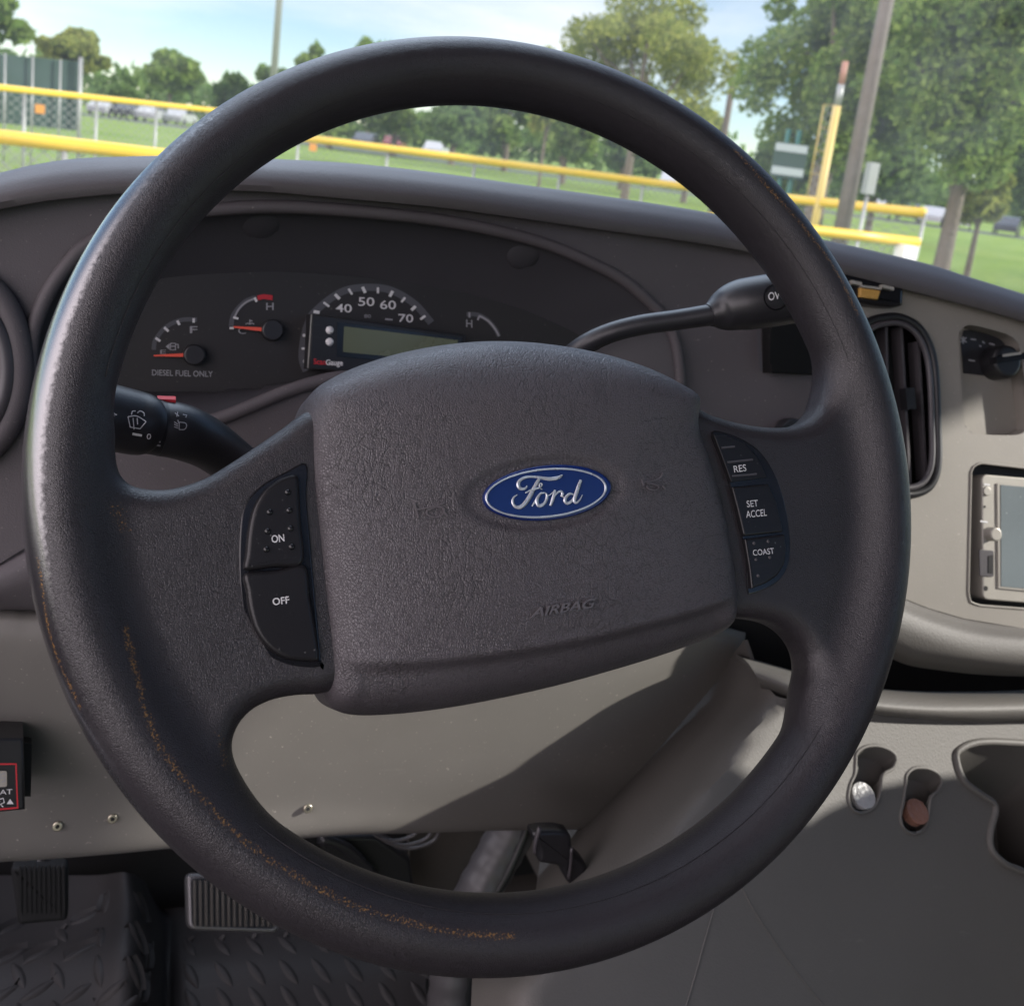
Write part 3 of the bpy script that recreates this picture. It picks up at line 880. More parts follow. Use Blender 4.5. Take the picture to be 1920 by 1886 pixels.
def key(name, out, par, hb, t, bev):
    o3 = [WP.at(x, y, hb) for x, y in resample(cr(out, 6, True) if len(out) > 8 else np.array(out, float), 72, True)]
    v, f = slab(o3, WN, t, bev, 4)
    return mkw(name, v, f, MT['button'], par, sharp=35), hb + t
ON = [(559, 905), (556, 893), (546, 891), (527, 897), (508, 909), (493, 922), (476, 949), (468, 975), (463, 1005), (460, 1040), (459, 1069), (512, 1064), (566, 1056), (563, 980)]
OFF = [(459, 1075), (515, 1069), (570, 1060), (580, 1120), (592, 1190), (597, 1236), (574, 1240), (536, 1235), (503, 1216), (480, 1187), (467, 1149), (461, 1110)]
RES = [(1333, 816), (1357, 819), (1390, 833), (1413, 857), (1424, 877), (1432, 896), (1366, 905), (1350, 860)]
SETK = [(1367, 914), (1435, 908), (1451, 943), (1464, 998), (1390, 1006), (1378, 955)]
CST = [(1391, 1011), (1466, 1002), (1469, 1028), (1466, 1057), (1453, 1079), (1431, 1094), (1404, 1104), (1400, 1066)]
kON, h1 = key('cruise_key', ON, podL, hL, 0.0030, 0.0016); kOFF, h2 = key('cruise_key', OFF, podL, hL, 0.0028, 0.0016)
kRES, h3 = key('cruise_key', RES, podR, hR, 0.0024, 0.0004); kSET, h4 = key('cruise_key', SETK, podR, hR, 0.0024, 0.0009); kCST, h5 = key('cruise_key', CST, podR, hR, 0.0024, 0.0009)
for k_, s_ in ((kON, 'key marked ON with raised dots'), (kOFF, 'key marked OFF'), (kRES, 'ridged key marked RES'), (kSET, 'key marked SET ACCEL'), (kCST, 'key marked COAST with raised dots')):
    k_['label'] = s_
def wtext(s, p0, p1, pt, h, par, bold=0.0):
    # lettering and dots are kept inside the key's own mesh: appended as extra faces with a second material
    v, f = text_px(lambda x, y, hh: WP.at(x, y, h + hh), s, p0, p1, pt, 0.00012, bold)
    return v, f
def append(o, V, F, mat):
    """add faces with another material to a wheel part"""
    me = o.data; bm = bmesh.new(); bm.from_mesh(me)
    if mat.name not in [m.name for m in me.materials]: me.materials.append(mat)
    mi = [m.name for m in me.materials].index(mat.name)
    vs = [bm.verts.new(Vector(v)) for v in to_wheel(V)]
    for g in F:
        try:
            fc = bm.faces.new([vs[i] for i in g]); fc.material_index = mi; fc.smooth = False
        except ValueError: pass
    bm.to_mesh(me); bm.free()
append(kON, *wtext('ON', (510, 1018), (533.5, 1015), (508.6, 1004), h1, kON, 0.01), MT['white'])
append(kOFF, *wtext('OFF', (512, 1135), (543, 1131), (510.6, 1121.5), h2, kOFF, 0.01), MT['white'])
append(kRES, *wtext('RES', (1377, 886), (1400, 883), (1375, 873.5), h3, kRES), MT['white'])
append(kSET, *wtext('SET', (1401, 951), (1422, 949), (1399.5, 939), h4, kSET), MT['white'])
append(kSET, *wtext('ACCEL', (1399.5, 971), (1438, 967), (1398.5, 958), h4, kSET), MT['white'])
append(kCST, *wtext('COAST', (1412.6, 1042), (1452, 1038), (1411, 1031), h5, kCST), MT['white'])
for pts, k_, h, r in (([(539.6, 923), (505.7, 960), (542.5, 957), (501.7, 996), (544.7, 991), (499.5, 1030), (547, 1025)], kON, h1, 0.0013),
                      ([(1413.5, 1018.5), (1440, 1015), (1417, 1049), (1443, 1045), (1421, 1079.5)], kCST, h5, 0.0008)):
    for (x, y) in pts:
        append(k_, *dome(WP.at(x, y, h - 0.0001), WN, r, r * 0.8), MT['gloss' if k_ is kON else 'ring'])
for a, b in (((1352.5, 840), (1377, 837.5)), ((1364, 867), (1411, 862)), ((1372.5, 893), (1418, 889))):
    p, q = WP.at(*a, h3), WP.at(*b, h3)
    append(kRES, *tube([p, q], 0.00055, 8), MT['ring'])
# ================================================================== dashboard
def blend(a, b, x0, x1):
    def at(px, py, h=0.0):
        t = min(max((px - x0) / (x1 - x0), 0), 1); t = t * t * (3 - 2 * t)
        return (1 - t) * a.at(px, py, h) + t * b.at(px, py, h)
    return at
PL = plane_through(100, 600, 0.235, (0.06, -1, 0.25))      # dash face on the driver's side
PR = plane_through(1750, 900, 0.205, (-0.10, -1, 0.36))    # centre stack, tipped back
dash_at = blend(PL, PR, 1150, 1560)

dash = thing('dashboard', 'dark grey moulded dashboard with an arched instrument hood, running below the windscreen', 'dashboard', (0, 0.25, 1.30))

# top pad: rolled edge under the windscreen
ridge = [(-900, 640), (-600, 505), (-300, 408), (-70, 352), (0, 338), (54, 325), (135, 312), (244, 307), (380, 305), (500, 310), (667, 319), (833, 337), (1000, 360), (1167, 383), (1292, 402), (1347, 412), (1450, 435), (1553, 460), (1647, 481), (1747, 505), (1813, 526), (1920, 559), (2000, 586), (2300, 690), (2700, 830)]
under = [(-900, 690), (-600, 553), (-300, 455), (-70, 398), (0, 383), (81, 369), (163, 360), (240, 354), (380, 350), (500, 352), (667, 367), (833, 383), (1000, 406), (1125, 424), (1292, 447), (1400, 466), (1540, 497), (1677, 532), (1780, 558), (1865, 581), (1920, 597), (2000, 622), (2300, 722), (2700, 862)]
RG = resample(cr(ridge, 8), 120); UN = resample(cr(under, 8), 120)
rows = []
def lerp(a, b, t): return np.asarray(a) * (1 - t) + np.asarray(b) * t
und = [dash_at(*p, 0.012) for p in UN]
und2 = [dash_at(*p, -0.004) + np.array([0, 0, 0.004]) for p in UN]
rg = []
for p, q in zip(RG, UN):
    y = dash_at(*q, 0.0)[1] + 0.012
    rg.append(AY(p[0], p[1], y))
mid1 = [lerp(a, b, 0.55) + np.array([0, -0.0045, 0.0015]) for a, b in zip(rg, und)]
mid2 = [lerp(a, b, 0.18) + np.array([0, -0.0030, 0.0010]) for a, b in zip(rg, und)]
back1 = [a + np.array([0, 0.012, 0.0002]) for a in rg]
back2 = [a + np.array([0, 0.04, -0.003]) for a in rg]
back3 = [a + np.array([0, 0.42, -0.05]) for a in rg]
V, r, c = patch_pts([und2, und, mid1, mid2, rg, back1, back2, back3], 5, 2)
top_pad = mk('top_pad', V, face_cam(V, grid_faces(r, c)), MT['dash_pad'], dash); solid(top_pad, 0.003)

# face of the dash with the instrument opening
LIP = [(57, 690), (62, 620), (89, 551), (127, 496), (163, 459), (230, 424), (310, 404), (393, 394), (500, 388), (625, 393), (792, 409), (917, 430), (1021, 457), (1104, 491), (1167, 524), (1217, 566), (1243, 594), (1264, 634), (1274, 690), (1274, 745), (1262, 800), (1200, 830), (1050, 800), (900, 745), (760, 712), (650, 707), (600, 715), (540, 733), (470, 762), (420, 782), (380, 792), (300, 800), (200, 800), (120, 785), (72, 745)]
BACKO = [(128, 690), (134, 655), (150, 620), (170, 590), (195, 562), (225, 545), (270, 530), (330, 519), (430, 512), (530, 510), (640, 517), (720, 526), (800, 538), (880, 552), (970, 577), (1050, 610), (1090, 632), (1110, 660), (1115, 690), (1112, 720), (1100, 745), (1050, 760), (980, 757), (880, 750), (760, 742), (660, 738), (600, 737), (545, 736), (490, 735), (440, 735), (390, 735), (320, 735), (240, 735), (170, 735), (136, 718)]
LIPS = cr(LIP, 6, True); BKS = cr(BACKO, 6, True)
UNs = UN[(UN[:, 0] > -860) & (UN[:, 0] < 2640)]
face_out = [tuple(p + np.array([0, -6])) for p in UNs[::1]] + [(2640, 900), (2640, 1330), (2300, 1240), (2000, 1186), (1920, 1178), (1810, 1160), (1740, 1140), (1690, 1120), (1600, 1080), (1450, 1000), (1300, 960), (1000, 930), (600, 930), (330, 925), (200, 930), (110, 985), (42, 1030), (0, 1056), (-60, 1085), (-400, 1140), (-860, 1180)]
# openings in the centre stack
VENT = [(1597, 700), (1600, 640), (1625, 606), (1670, 594), (1705, 602), (1730, 625), (1747, 665), (1754, 720), (1757, 800), (1758, 860), (1752, 895), (1735, 918), (1705, 927), (1680, 920), (1655, 890), (1630, 800)]
HVAC = [(1798, 640), (1800, 622), (1812, 611), (1830, 611), (1885, 626), (1906, 640), (1914, 665), (1930, 790), (1922, 808), (1900, 816), (1830, 813), (1814, 803), (1807, 780)]
RADIO = [(1820, 885), (1826, 872), (1840, 868), (2170, 906), (2165, 1160), (1835, 1135), (1818, 1128), (1815, 1112)]
VENTS = cr(VENT, 5, True); HV = cr(HVAC, 4, True); RD = np.array(RADIO, float)
XS = 1560                                                   # joint between the driver's dash and the centre stack, behind the rim
yu = float(np.interp(XS, UNs[:, 0], UNs[:, 1])) - 6
topL = [p for p in face_out if p in set(tuple(q + np.array([0, -6])) for q in UNs) and p[0] < XS]
topR = [tuple(q + np.array([0, -6])) for q in UNs if q[0] > XS]
bot = face_out[len(UNs):]
botR = [p for p in bot if p[0] > XS]; botL = [p for p in bot if p[0] < XS]
dash_face = sheet('dash_face', topL + [(XS, yu), (XS, 1060)] + botL, [LIPS], dash_at, MT['dash'], dash, spacing=22, thick=0.003)
stack_face = sheet('centre_stack', [(XS + 1.5, yu)] + topR + botR + [(XS + 1.5, 1060)], [VENTS, HV, RD], dash_at, MT['centre'], dash, spacing=22, thick=0.003)
def to_px(P):
    c = (np.asarray(P) - CAM) @ M
    return np.stack([CX + FPX * c[:, 0] / -c[:, 2], CY - FPX * c[:, 1] / -c[:, 2]], 1)

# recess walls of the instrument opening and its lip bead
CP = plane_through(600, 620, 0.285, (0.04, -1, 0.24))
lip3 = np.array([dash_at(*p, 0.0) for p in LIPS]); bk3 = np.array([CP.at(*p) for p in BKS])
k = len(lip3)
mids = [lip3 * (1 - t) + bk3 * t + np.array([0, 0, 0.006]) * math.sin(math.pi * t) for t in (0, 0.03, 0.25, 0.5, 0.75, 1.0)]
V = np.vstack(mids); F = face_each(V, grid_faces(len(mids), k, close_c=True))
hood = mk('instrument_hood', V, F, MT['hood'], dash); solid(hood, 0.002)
bv, bf = ring_tube(np.array([dash_at(*p, 0.0015) for p in resample(LIPS, 220, True)]), 0.0042, 12)
mk('hood_lip', bv, bf, MT['dash'], dash)
for (x, y) in ((487, 421), (980, 476)):
    # shallow screw dimple on the hood ceiling
    px = np.array([x, y], float)
    i = np.argmin(np.linalg.norm(LIPS - px, axis=1)); j = i
    best = None
    for t in np.linspace(0.02, 0.9, 60):
        for i in range(k):
            w = lip3[i] * (1 - t) + bk3[i] * t + np.array([0, 0, 0.006]) * math.sin(math.pi * t)
            d = np.linalg.norm(to_px(w[None])[0] - px)
            if best is None or d < best[0]: best = (d, w, i, t)
    _, w, i, t = best
    tx = nrm(lip3[(i + 1) % k] - lip3[i - 1]); ty = nrm(bk3[i] - lip3[i]); nn = nrm(np.cross(tx, ty))
    if nn @ (CAM - w) < 0: nn = -nn
    v, f = dome(w - 0.0005 * nn, nn, 0.0120, 0.0026, 24, 6)
    mk('screw_dimple', v, face_each(v, f), MT['hood'], dash)

# lower roll of the dash and the gap under it, left of the wheel
RX = [-860, -400, -70, 0, 60, 130, 230, 330, 520, 700]
roll = []
for ys, h in (([1150, 1112, 1055, 1026, 990, 946, 914, 906, 926, 946], -0.014), ([1178, 1140, 1085, 1056, 1022, 978, 946, 938, 958, 978], -0.003), ([1186, 1148, 1093, 1066, 1034, 994, 964, 956, 972, 992], 0.0012), ([1192, 1158, 1106, 1085, 1059, 1025, 1001, 991, 1001, 1011], 0.0048), ([1202, 1172, 1126, 1114, 1098, 1080, 1064, 1054, 1050, 1056], 0.0035), ([1210, 1180, 1142, 1141, 1140, 1139, 1135, 1130, 1125, 1120], -0.006), ([1211, 1181, 1143, 1142, 1141, 1140, 1136, 1131, 1126, 1121], -0.020)):
    roll.append([dash_at(x, y, h) for x, y in zip(RX, ys)])
patch('lower_roll', roll, MT['dash'], dash, 5, 4)

# round driver's side vent at the picture's edge
def circ(cx, cy, rx, ry, k=48): return [(cx + rx * math.cos(t), cy + ry * math.sin(t)) for t in np.linspace(0, 2 * math.pi, k, endpoint=False)]
lv = thing('air_vent', 'round dark air vent with thick grey ring at the left end of the dashboard', 'air vent', dash_at(-60, 690))
v, f = ring_tube([dash_at(x, y, 0.004) for x, y in circ(-75, 690, 112, 172)], 0.0075, 16); mk('vent_ring', v, f, MT['dash'], lv)
v, f = ring_tube([dash_at(x, y, 0.008) for x, y in circ(-72, 695, 84, 128)], 0.005, 12); mk('vent_bezel', v, f, MT['ring'], lv)
v, f = slab([dash_at(x, y, 0.001) for x, y in circ(-75, 690, 108, 168)], PL.n, 0.002); mk('vent_backing', v, f, MT['black'], lv)
for i in range(5):
    x = -120 + i * 26
    hh = 120 * math.sqrt(max(0.05, 1 - ((x + 72) / 90) ** 2))
    a, b = dash_at(x, 695 - hh, 0.006), dash_at(x, 695 + hh, 0.006)
    v, f = slab([a, a + np.array([0.0016, 0, 0]), b + np.array([0.0016, 0, 0]), b], PL.n, 0.006); mk('vent_slat', v, f, MT['ring'], lv, smooth=False)

# ------------------------------------------------------------------ instrument cluster
clu = thing('instrument_cluster', 'black instrument cluster with round gauges and red needles behind the wheel', 'instrument cluster', CP.at(600, 700))
cat_ = lambda x, y, h=0.0: CP.at(x, y, h)
P, F = cdt_sheet(BKS, [], 30)
V = np.array([CP.at(*p) for p in P]); o = mk('dial_face', V, face_cam(V, F), MT['cluster'], clu); solid(o, 0.004)
def on_face(name, paths, w, mat, lift=0.0006, at=cat_, par=clu, n=None, t=0.0002):
    v, f = strokes(at, paths, w, lift); v, f = raised(v, f, CP.n if n is None else n, t)
    return mk(name, v, f, mat, par, smooth=False)
def face_text(s, p0, p1, pt, mat, name, lift=0.0007, bold=0.0, at=cat_, par=clu):
    v, f = text_px(at, s, p0, p1, pt, lift, bold)
    return mk(name, v, f, mat, par, smooth=False)
Z4 = lambda x, y: (180 + x / 3.692, 480 + y / 3.692)
Z5 = lambda x, y: (520 + x / 3.31, 480 + y / 3.31)
def zz(z, L): return [z(*p) for p in L]
def scale_band(name, pts, w, mat=None):
    on_face(name, [cr(pts, 6)], w, mat or MT['scale'], 0.0004)
def tick(z, a, b): return [z(*a), z(*b)]
def needle(hub, tip, r, wbase, tag_):
    h3 = cat_(*hub, 0.004)
    v, f = disc(cat_(*hub, 0.0005), CP.n, r * 0.000335, 0.0075, 0.0012, 28); g = mk('needle_hub', v, f, MT['stalk'], clu, sharp=50)
    a, b = np.array(hub, float), np.array(tip, float)
    e = (b - a) / np.linalg.norm(b - a); nn = np.array([-e[1], e[0]])
    o3 = [cat_(*(a + nn * wbase), 0.0045), cat_(*(a - nn * wbase), 0.0045), cat_(*(b - nn * wbase * 0.35), 0.0045), cat_(*(b + nn * wbase * 0.35), 0.0045)]
    v, f = slab(o3, CP.n, 0.0012); m = mk('needle', v, f, MT['red'], g, smooth=False)
# fuel gauge
scale_band('fuel_scale', zz(Z4, [(400, 650), (405, 600), (425, 560), (470, 505), (530, 465), (600, 442), (680, 440), (700, 440)]), 8)
on_face('fuel_marks', [tick(Z4, (412, 568), (445, 590)), tick(Z4, (472, 495), (502, 522)), tick(Z4, (562, 448), (578, 478)), tick(Z4, (676, 432), (676, 462))], 4.5, MT['white'])
face_text('F', Z4(650, 535), Z4(702, 535), Z4(650, 487), MT['dim'], 'gauge_letter', bold=0.01)
face_text('E', Z4(445, 678), Z4(485, 678), Z4(445, 650), MT['dim'], 'gauge_letter')
on_face('pump_symbol', [[Z4(515, 605), Z4(515, 650), Z4(550, 650), Z4(550, 605), Z4(515, 605)], [Z4(518, 625), Z4(548, 625)], [Z4(552, 612), Z4(568, 612), Z4(570, 640)], [Z4(485, 627) + (1,), Z4(505, 627) + (9,)]][:3], 2.2, MT['dim'])
on_face('pump_arrow', [[Z4(484, 627) + (0.6,), Z4(508, 627) + (11,)]], 2, MT['dim'])
needle(Z4(675, 685), Z4(400, 690), 20, 3.9, 'fuel')
face_text('DIESEL FUEL ONLY', (285, 704), (399, 707), (285, 693), MT['dim'], 'fuel_lettering', bold=0.008)
# temperature gauge
scale_band('temperature_scale', zz(Z4, [(935, 490), (945, 430), (975, 375), (1030, 320), (1080, 296), (1110, 290)]), 9)
on_face('temperature_marks', [cr(zz(Z4, [(958, 425), (990, 365), (1040, 320), (1095, 296)]), 5)], 3, MT['dim'], 0.0007)
on_face('temperature_ticks', [tick(Z4, (950, 425), (985, 435)), tick(Z4, (1098, 288), (1112, 318)), tick(Z4, (925, 500), (955, 500))], 4, MT['white'], 0.0009)
on_face('temperature_hot_band', [zz(Z4, [(1118, 291), (1160, 282), (1222, 290)])], 9, MT['red2'])
face_text('H', Z4(1178, 375), Z4(1230, 375), Z4(1178, 325), MT['dim'], 'gauge_letter', bold=0.01)
face_text('C', Z4(985, 540), Z4(1038, 540), Z4(985, 495), MT['dim'], 'gauge_letter')
on_face('thermometer_symbol', [[Z4(1065, 440), Z4(1065, 470)], [Z4(1065, 450), Z4(1082, 450)], [Z4(1035, 472), Z4(1050, 466), Z4(1065, 472), Z4(1080, 466), Z4(1095, 472)]], 2, MT['dim'])
needle(Z4(1212, 515), Z4(952, 492), 21, 4.3, 'temp')
# speedometer
scale_band('speed_scale', zz(Z5, [(180, 715), (155, 640), (158, 560), (175, 470), (205, 385), (240, 340), (330, 265), (420, 215), (520, 197), (620, 197), (700, 212), (790, 255), (870, 315), (930, 385), (955, 415)]), 13.5)
T5 = [((225, 345), (262, 352)), ((287, 288), (322, 315)), ((358, 238), (386, 268)), ((442, 204), (464, 240)), ((528, 193), (546, 230)), ((624, 196), (624, 232)), ((716, 218), (697, 253)), ((793, 258), (770, 287)), ((858, 312), (832, 337)), ((918, 372), (888, 394)), ((158, 493), (182, 493)), ((150, 575), (178, 575)), ((160, 655), (180, 655))]
on_face('speed_marks', [[p + (5.5 if i % 2 == 0 else 4.0,) for p in tick(Z5, a, b)] for i, (a, b) in enumerate(T5)], 5, MT['white'], 0.0007)
for s, p0, p1, pt in (('40', (362, 348), (462, 352), (362, 297)), ('50', (503, 310), (602, 312), (503, 256)), ('60', (638, 330), (736, 332), (638, 276)), ('70', (752, 410), (843, 414), (752, 360))):
    face_text(s, Z5(*p0), Z5(*p1), Z5(*pt), MT['white'], 'speed_number', bold=0.006)
face_text('80', Z5(540, 384), Z5(580, 385), Z5(540, 363), MT['dim'], 'speed_number')
on_face('speed_dash', [tick(Z5, (668, 392), (715, 396))], 3, MT['dim'])
# fourth gauge, right of the speedometer
scale_band('battery_scale', zz(Z5, [(1175, 362), (1240, 365), (1300, 395), (1350, 450), (1375, 500)]), 8)
on_face('battery_marks', [tick(Z5, (1192, 350), (1192, 382)), tick(Z5, (1255, 370), (1243, 398)), cr(zz(Z5, [(1255, 372), (1310, 405), (1352, 455), (1375, 498)]), 4)], 3.2, MT['dim'], 0.0007)
face_text('H', Z5(1172, 442), Z5(1210, 445), Z5(1172, 395), MT['dim'], 'gauge_letter', bold=0.01)
# smudges of a sticker worn off the face are in the face material

# ------------------------------------------------------------------ add-on trip display
DP = Plane(CP.at(700, 640) - 0.020 * nrm(CP.p - CAM) * 1.0, CP.n)
dat = lambda x, y, h=0.0: DP.at(x, y, h)
disp = thing('gauge_display', 'small black add-on display with olive screen and two white buttons, fixed over the speedometer', 'display', dat(720, 660))
v, f = slab([dat(*p) for p in [(583, 589), (870, 628), (865, 712), (577, 692)]], DP.n, 0.003, 0.0012, 3, sink=0.014); mk('display_case', v, f, MT['black'], disp, sharp=45)
on_face('case_edge', [[(584, 590), (577, 690)]], 2.2, MT['silver'], 0.0032, dat, disp)
v, f = slab([dat(*p, 0.0031) for p in [(632, 604), (866, 634), (862, 690), (630, 668)]], DP.n, 0.0006); mk('screen_frame', v, f, MT['gloss'], disp, smooth=False)
v, f = slab([dat(*p, 0.0038) for p in [(645, 612), (858, 638), (855, 680), (643, 660)]], DP.n, 0.0003); mk('screen', v, f, MT['lcd'], disp, smooth=False)
for (x, y) in ((618, 619), (618, 641)):
    v, f = dome(dat(x, y, 0.0028), DP.n, 0.0027, 0.0016, 20, 5); mk('button', v, f, MT['white'], disp)
on_face('button_groove', [[(589, 609), (606, 610), (606, 614)], [(589, 632), (606, 634)], [(628, 620), (638, 621)], [(628, 643), (638, 644)]], 1.6, MT['stalk'], 0.0032, dat, disp)
face_text('Scan', (588, 683), (611, 684.5), (588, 672), MT['red2'], 'display_lettering', 0.0033, 0.02, dat, disp)
face_text('Gauge', (611, 688), (643, 689), (611, 674), MT['white'], 'display_lettering', 0.0033, 0.02, dat, disp)

# ------------------------------------------------------------------ multifunction stalk (left)
stk = thing('turn_signal_stalk', 'thick black turn signal and wiper stalk with white symbols, left of the hub', 'stalk', AY(330, 800, 0.09))
def sweep(pts, n=6):
    """pts: (px, py, y, radius in px) -> path, radii in metres"""
    q = cr(pts, n)
    P = np.array([AY(a, b, c) for a, b, c, d in q])
    R = np.array([d * np.linalg.norm(p - CAM) / FPX for p, (a, b, c, d) in zip(P, q)])
    return P, R
P, R = sweep([(120, 760, .075, 57), (180, 776, .080, 58), (240, 790, .085, 57), (268, 796, .086, 55), (277, 798, .087, 50)])
v, f = tube(P, R, 32); stem_end = mk('wiper_grip', v, f, MT['stalk'], stk, sharp=50)
P2, R2 = sweep([(274, 797, .087, 50), (303, 803, .089, 49)], 4)
v, f = tube(P2, R2, 32); mk('washer_ring', v, f, MT['stalk'], stk, sharp=50)
P3, R3 = sweep([(302, 803, .089, 50), (325, 806, .090, 50), (355, 815, .093, 49), (395, 835, .100, 45), (440, 868, .112, 42), (500, 915, .13, 40), (580, 960, .15, 38)])
v, f = tube(P3, R3, 32); mk('lever', v, f, MT['stalk'], stk, sharp=50)
def on_tube(P, R):
    """map a pixel to the front of a tube"""
    def at(px, py, h=0.0):
        d = nrm(ray(px, py)); best = None
        for i in range(len(P) - 1):
            for t in (0.0, 0.5):
                c = P[i] * (1 - t) + P[i + 1] * t; rr = R[i] + h; a = nrm(P[i + 1] - P[i])
                w = CAM - c; dd = d - (d @ a) * a; ww = w - (w @ a) * a
                A = dd @ dd; B = 2 * dd @ ww; Cc = ww @ ww - rr * rr
                D = max(B * B - 4 * A * Cc, 0.0)
                s = (-B - math.sqrt(D)) / (2 * A)
                q = CAM + s * d; off = abs((q - c) @ a)
                if best is None or off < best[0]: best = (off, q)
        return best[1]
    return at
Zs = lambda x, y: (180 + x / 4.174, 640 + y / 4.174)
g_at = on_tube(P, R); l_at = on_tube(P3, R3)
wip = [cr([Zs(250, 590), Zs(320, 585), Zs(392, 628)], 4).tolist(), [Zs(250, 590), Zs(268, 672), Zs(345, 684), Zs(392, 628)], [Zs(290, 600), Zs(298, 690)], [Zs(322, 600), Zs(326, 650)], cr([Zs(278, 575), Zs(285, 548), Zs(310, 545)], 3).tolist(), cr([Zs(325, 560), Zs(345, 545), Zs(375, 560), Zs(378, 585)], 3).tolist(), [Zs(285, 724) + (4.5,), Zs(360, 738) + (4.5,)]]
wip = [np.array([tuple(q)[:2] + ((q[2],) if len(q) > 2 else (1.9,)) for q in s]) for s in wip]
v, f = strokes(g_at, wip, 2, 0.0005); mk('wiper_symbol', v, f, MT['white'], stem_end, smooth=False)
v, f = text_px(g_at, '0', Zs(395, 765), Zs(428, 768), Zs(400, 722), 0.0005); mk('stalk_zero', v, f, MT['white'], stem_end, smooth=False)
v, f = strokes(g_at, [[Zs(105, 545), Zs(162, 575), Zs(100, 590)]], 2.2, 0.0005); mk('stalk_arrow', v, f, MT['white'], stem_end, smooth=False)
hl = [[Zs(652, 632), Zs(650, 690)], cr([Zs(652, 632), Zs(700, 640), Zs(708, 668), Zs(690, 690), Zs(650, 690)], 4).tolist(), [Zs(640, 615), Zs(648, 640)], [Zs(612, 630), Zs(642, 650)], [Zs(612, 648), Zs(642, 665)], [Zs(612, 668), Zs(642, 680)], [Zs(618, 560), Zs(650, 585)], [Zs(640, 552), Zs(632, 590)], [Zs(680, 572), Zs(712, 578), Zs(702, 595)]]
v, f = strokes(l_at, hl, 1.7, 0.0005); mk('headlight_symbol', v, f, MT['dim'], stk, smooth=False)
r_at = on_tube(P2, R2)
ribs = []
for i in range(13):
    a = -1.15 + i * 0.19
    yc = 803 - 49 * math.sin(a)
    ribs.append((280 + 2.0 * i * 0.0, yc - 4, 302, yc + 1))
v, f = strokes(r_at, [[(280, y0 - 2), (301, y1 - 2)] for (_, y0, _, y1) in ribs[2:10]], 3.2, 0.0007); mk('ring_ribs', v, f, MT['dim'], stk, smooth=False)
v, f = box(AY(312, 752, .092), (0.004, 0, 0), (0, 0.003, 0), (0, 0, 0.0016)); mk('red_tab', v, f, MT['red2'], stk, smooth=False)

# ------------------------------------------------------------------ gear lever (right)
gl = thing('gear_lever', 'black column shift lever with bulbous grip, pointing right behind the wheel', 'gear lever', AY(1330, 590, 0.09))
P, R = sweep([(1010, 735, .15, 21), (1050, 690, .135, 21), (1090, 652, .122, 20), (1140, 626, .115, 19), (1200, 610, .11, 19), (1270, 600, .105, 19), (1335, 590, .10, 20)])
v, f = tube(P, R, 24); mk('lever', v, f, MT['stalk'], gl, sharp=60)
P, R = sweep([(1329, 591, .10, 21), (1336, 589, .10, 25), (1355, 583, .10, 38), (1385, 573, .098, 46), (1415, 568, .095, 48), (1450, 563, .092, 48), (1500, 556, .088, 46), (1545, 549, .085, 40), (1560, 547, .084, 20)])
v, f = tube(P, R, 32); kn = mk('grip', v, f, MT['stalk'], gl, sharp=60)
k_at = on_tube(P, R)
v, f = strokes(k_at, [[(1455 + 22 * math.cos(t), 557 + 24 * math.sin(t)) for t in np.linspace(0, 2 * math.pi, 30)]], 3.0, 0.0004); bt = mk('overdrive_button', v, f, MT['gloss'], kn, smooth=False)
v, f = text_px(k_at, 'OV', (1441, 564), (1463, 561), (1440, 549), 0.0006, 0.01); mk('button_lettering', v, f, MT['white'], kn, smooth=False)

# ------------------------------------------------------------------ small things on the dash
bx = thing('switch_box', 'square black add-on switch box with a dark round hole, right of the gear lever', 'switch box', dash_at(1472, 650))
n_ = PL.n
v, f = slab([dash_at(*p, 0.001) for p in [(1418, 605), (1530, 600), (1532, 703), (1424, 699)]], n_, 0.011, 0.001, 3); mk('box_case', v, f, MT['matte'], bx, sharp=40)
v, f = slab([dash_at(*p, 0.0121) for p in rrect((1436, 612), (1518, 608), (1519, 684), (1437, 686), 0.15)], n_, 0.001); mk('box_plate', v, f, MT['matte'], bx, smooth=False)
v, f = disc(dash_at(1451, 631, 0.0131), n_, 0.0047, 0.0006); mk('box_hole', v, f, MT['dark'], bx, smooth=False)
v, f = strokes(dash_at, [[(1421, 612), (1427, 696)]], 5, 0.0123); mk('box_edge', v, f, MT['ring'], bx, smooth=False)

kn2 = thing('dash_knob', 'low round dark knob on the dash face, peeking above the right spoke', 'knob', dash_at(1475, 812))
v, f = disc(dash_at(1475, 815), PL.n, 0.0125, 0.010, 0.002, 36); mk('knob_body', v, f, MT['stalk'], kn2, sharp=50)
v, f = disc(dash_at(1475, 815, 0.0101), PL.n, 0.008, 0.002, 0.001, 30); mk('knob_cap', v, f, MT['black'], kn2, sharp=50)

lc = thing('clip_light', 'small black clip-on holder with amber lens and silver tabs, below the dash top pad', 'clip light', dash_at(1635, 548))
v, f = slab([dash_at(*p, 0.0) for p in cr([(1560, 512), (1600, 512), (1640, 518), (1668, 528), (1676, 540), (1676, 568), (1670, 579), (1620, 576), (1575, 566), (1560, 560)], 3, True)], PR.n, 0.012, 0.003, 3); mk('holder_case', v, f, MT['gloss'], lc, sharp=45)
v, f = slab([dash_at(*p, 0.0121) for p in [(1609, 541), (1647, 546), (1642, 563), (1609, 558)]], PR.n, 0.003, 0.0008, 2); mk('amber_lens', v, f, MT['amber'], lc, sharp=45)
for a in ([(1592, 527), (1611, 531), (1611, 537), (1594, 534)], [(1648, 535), (1671, 540), (1671, 546), (1649, 541)], [(1610, 536), (1648, 541), (1648, 545), (1610, 540)]):
    v, f = slab([dash_at(*p, 0.0121) for p in a], PR.n, 0.0035); mk('silver_tab', v, f, MT['silver'], lc, smooth=False)

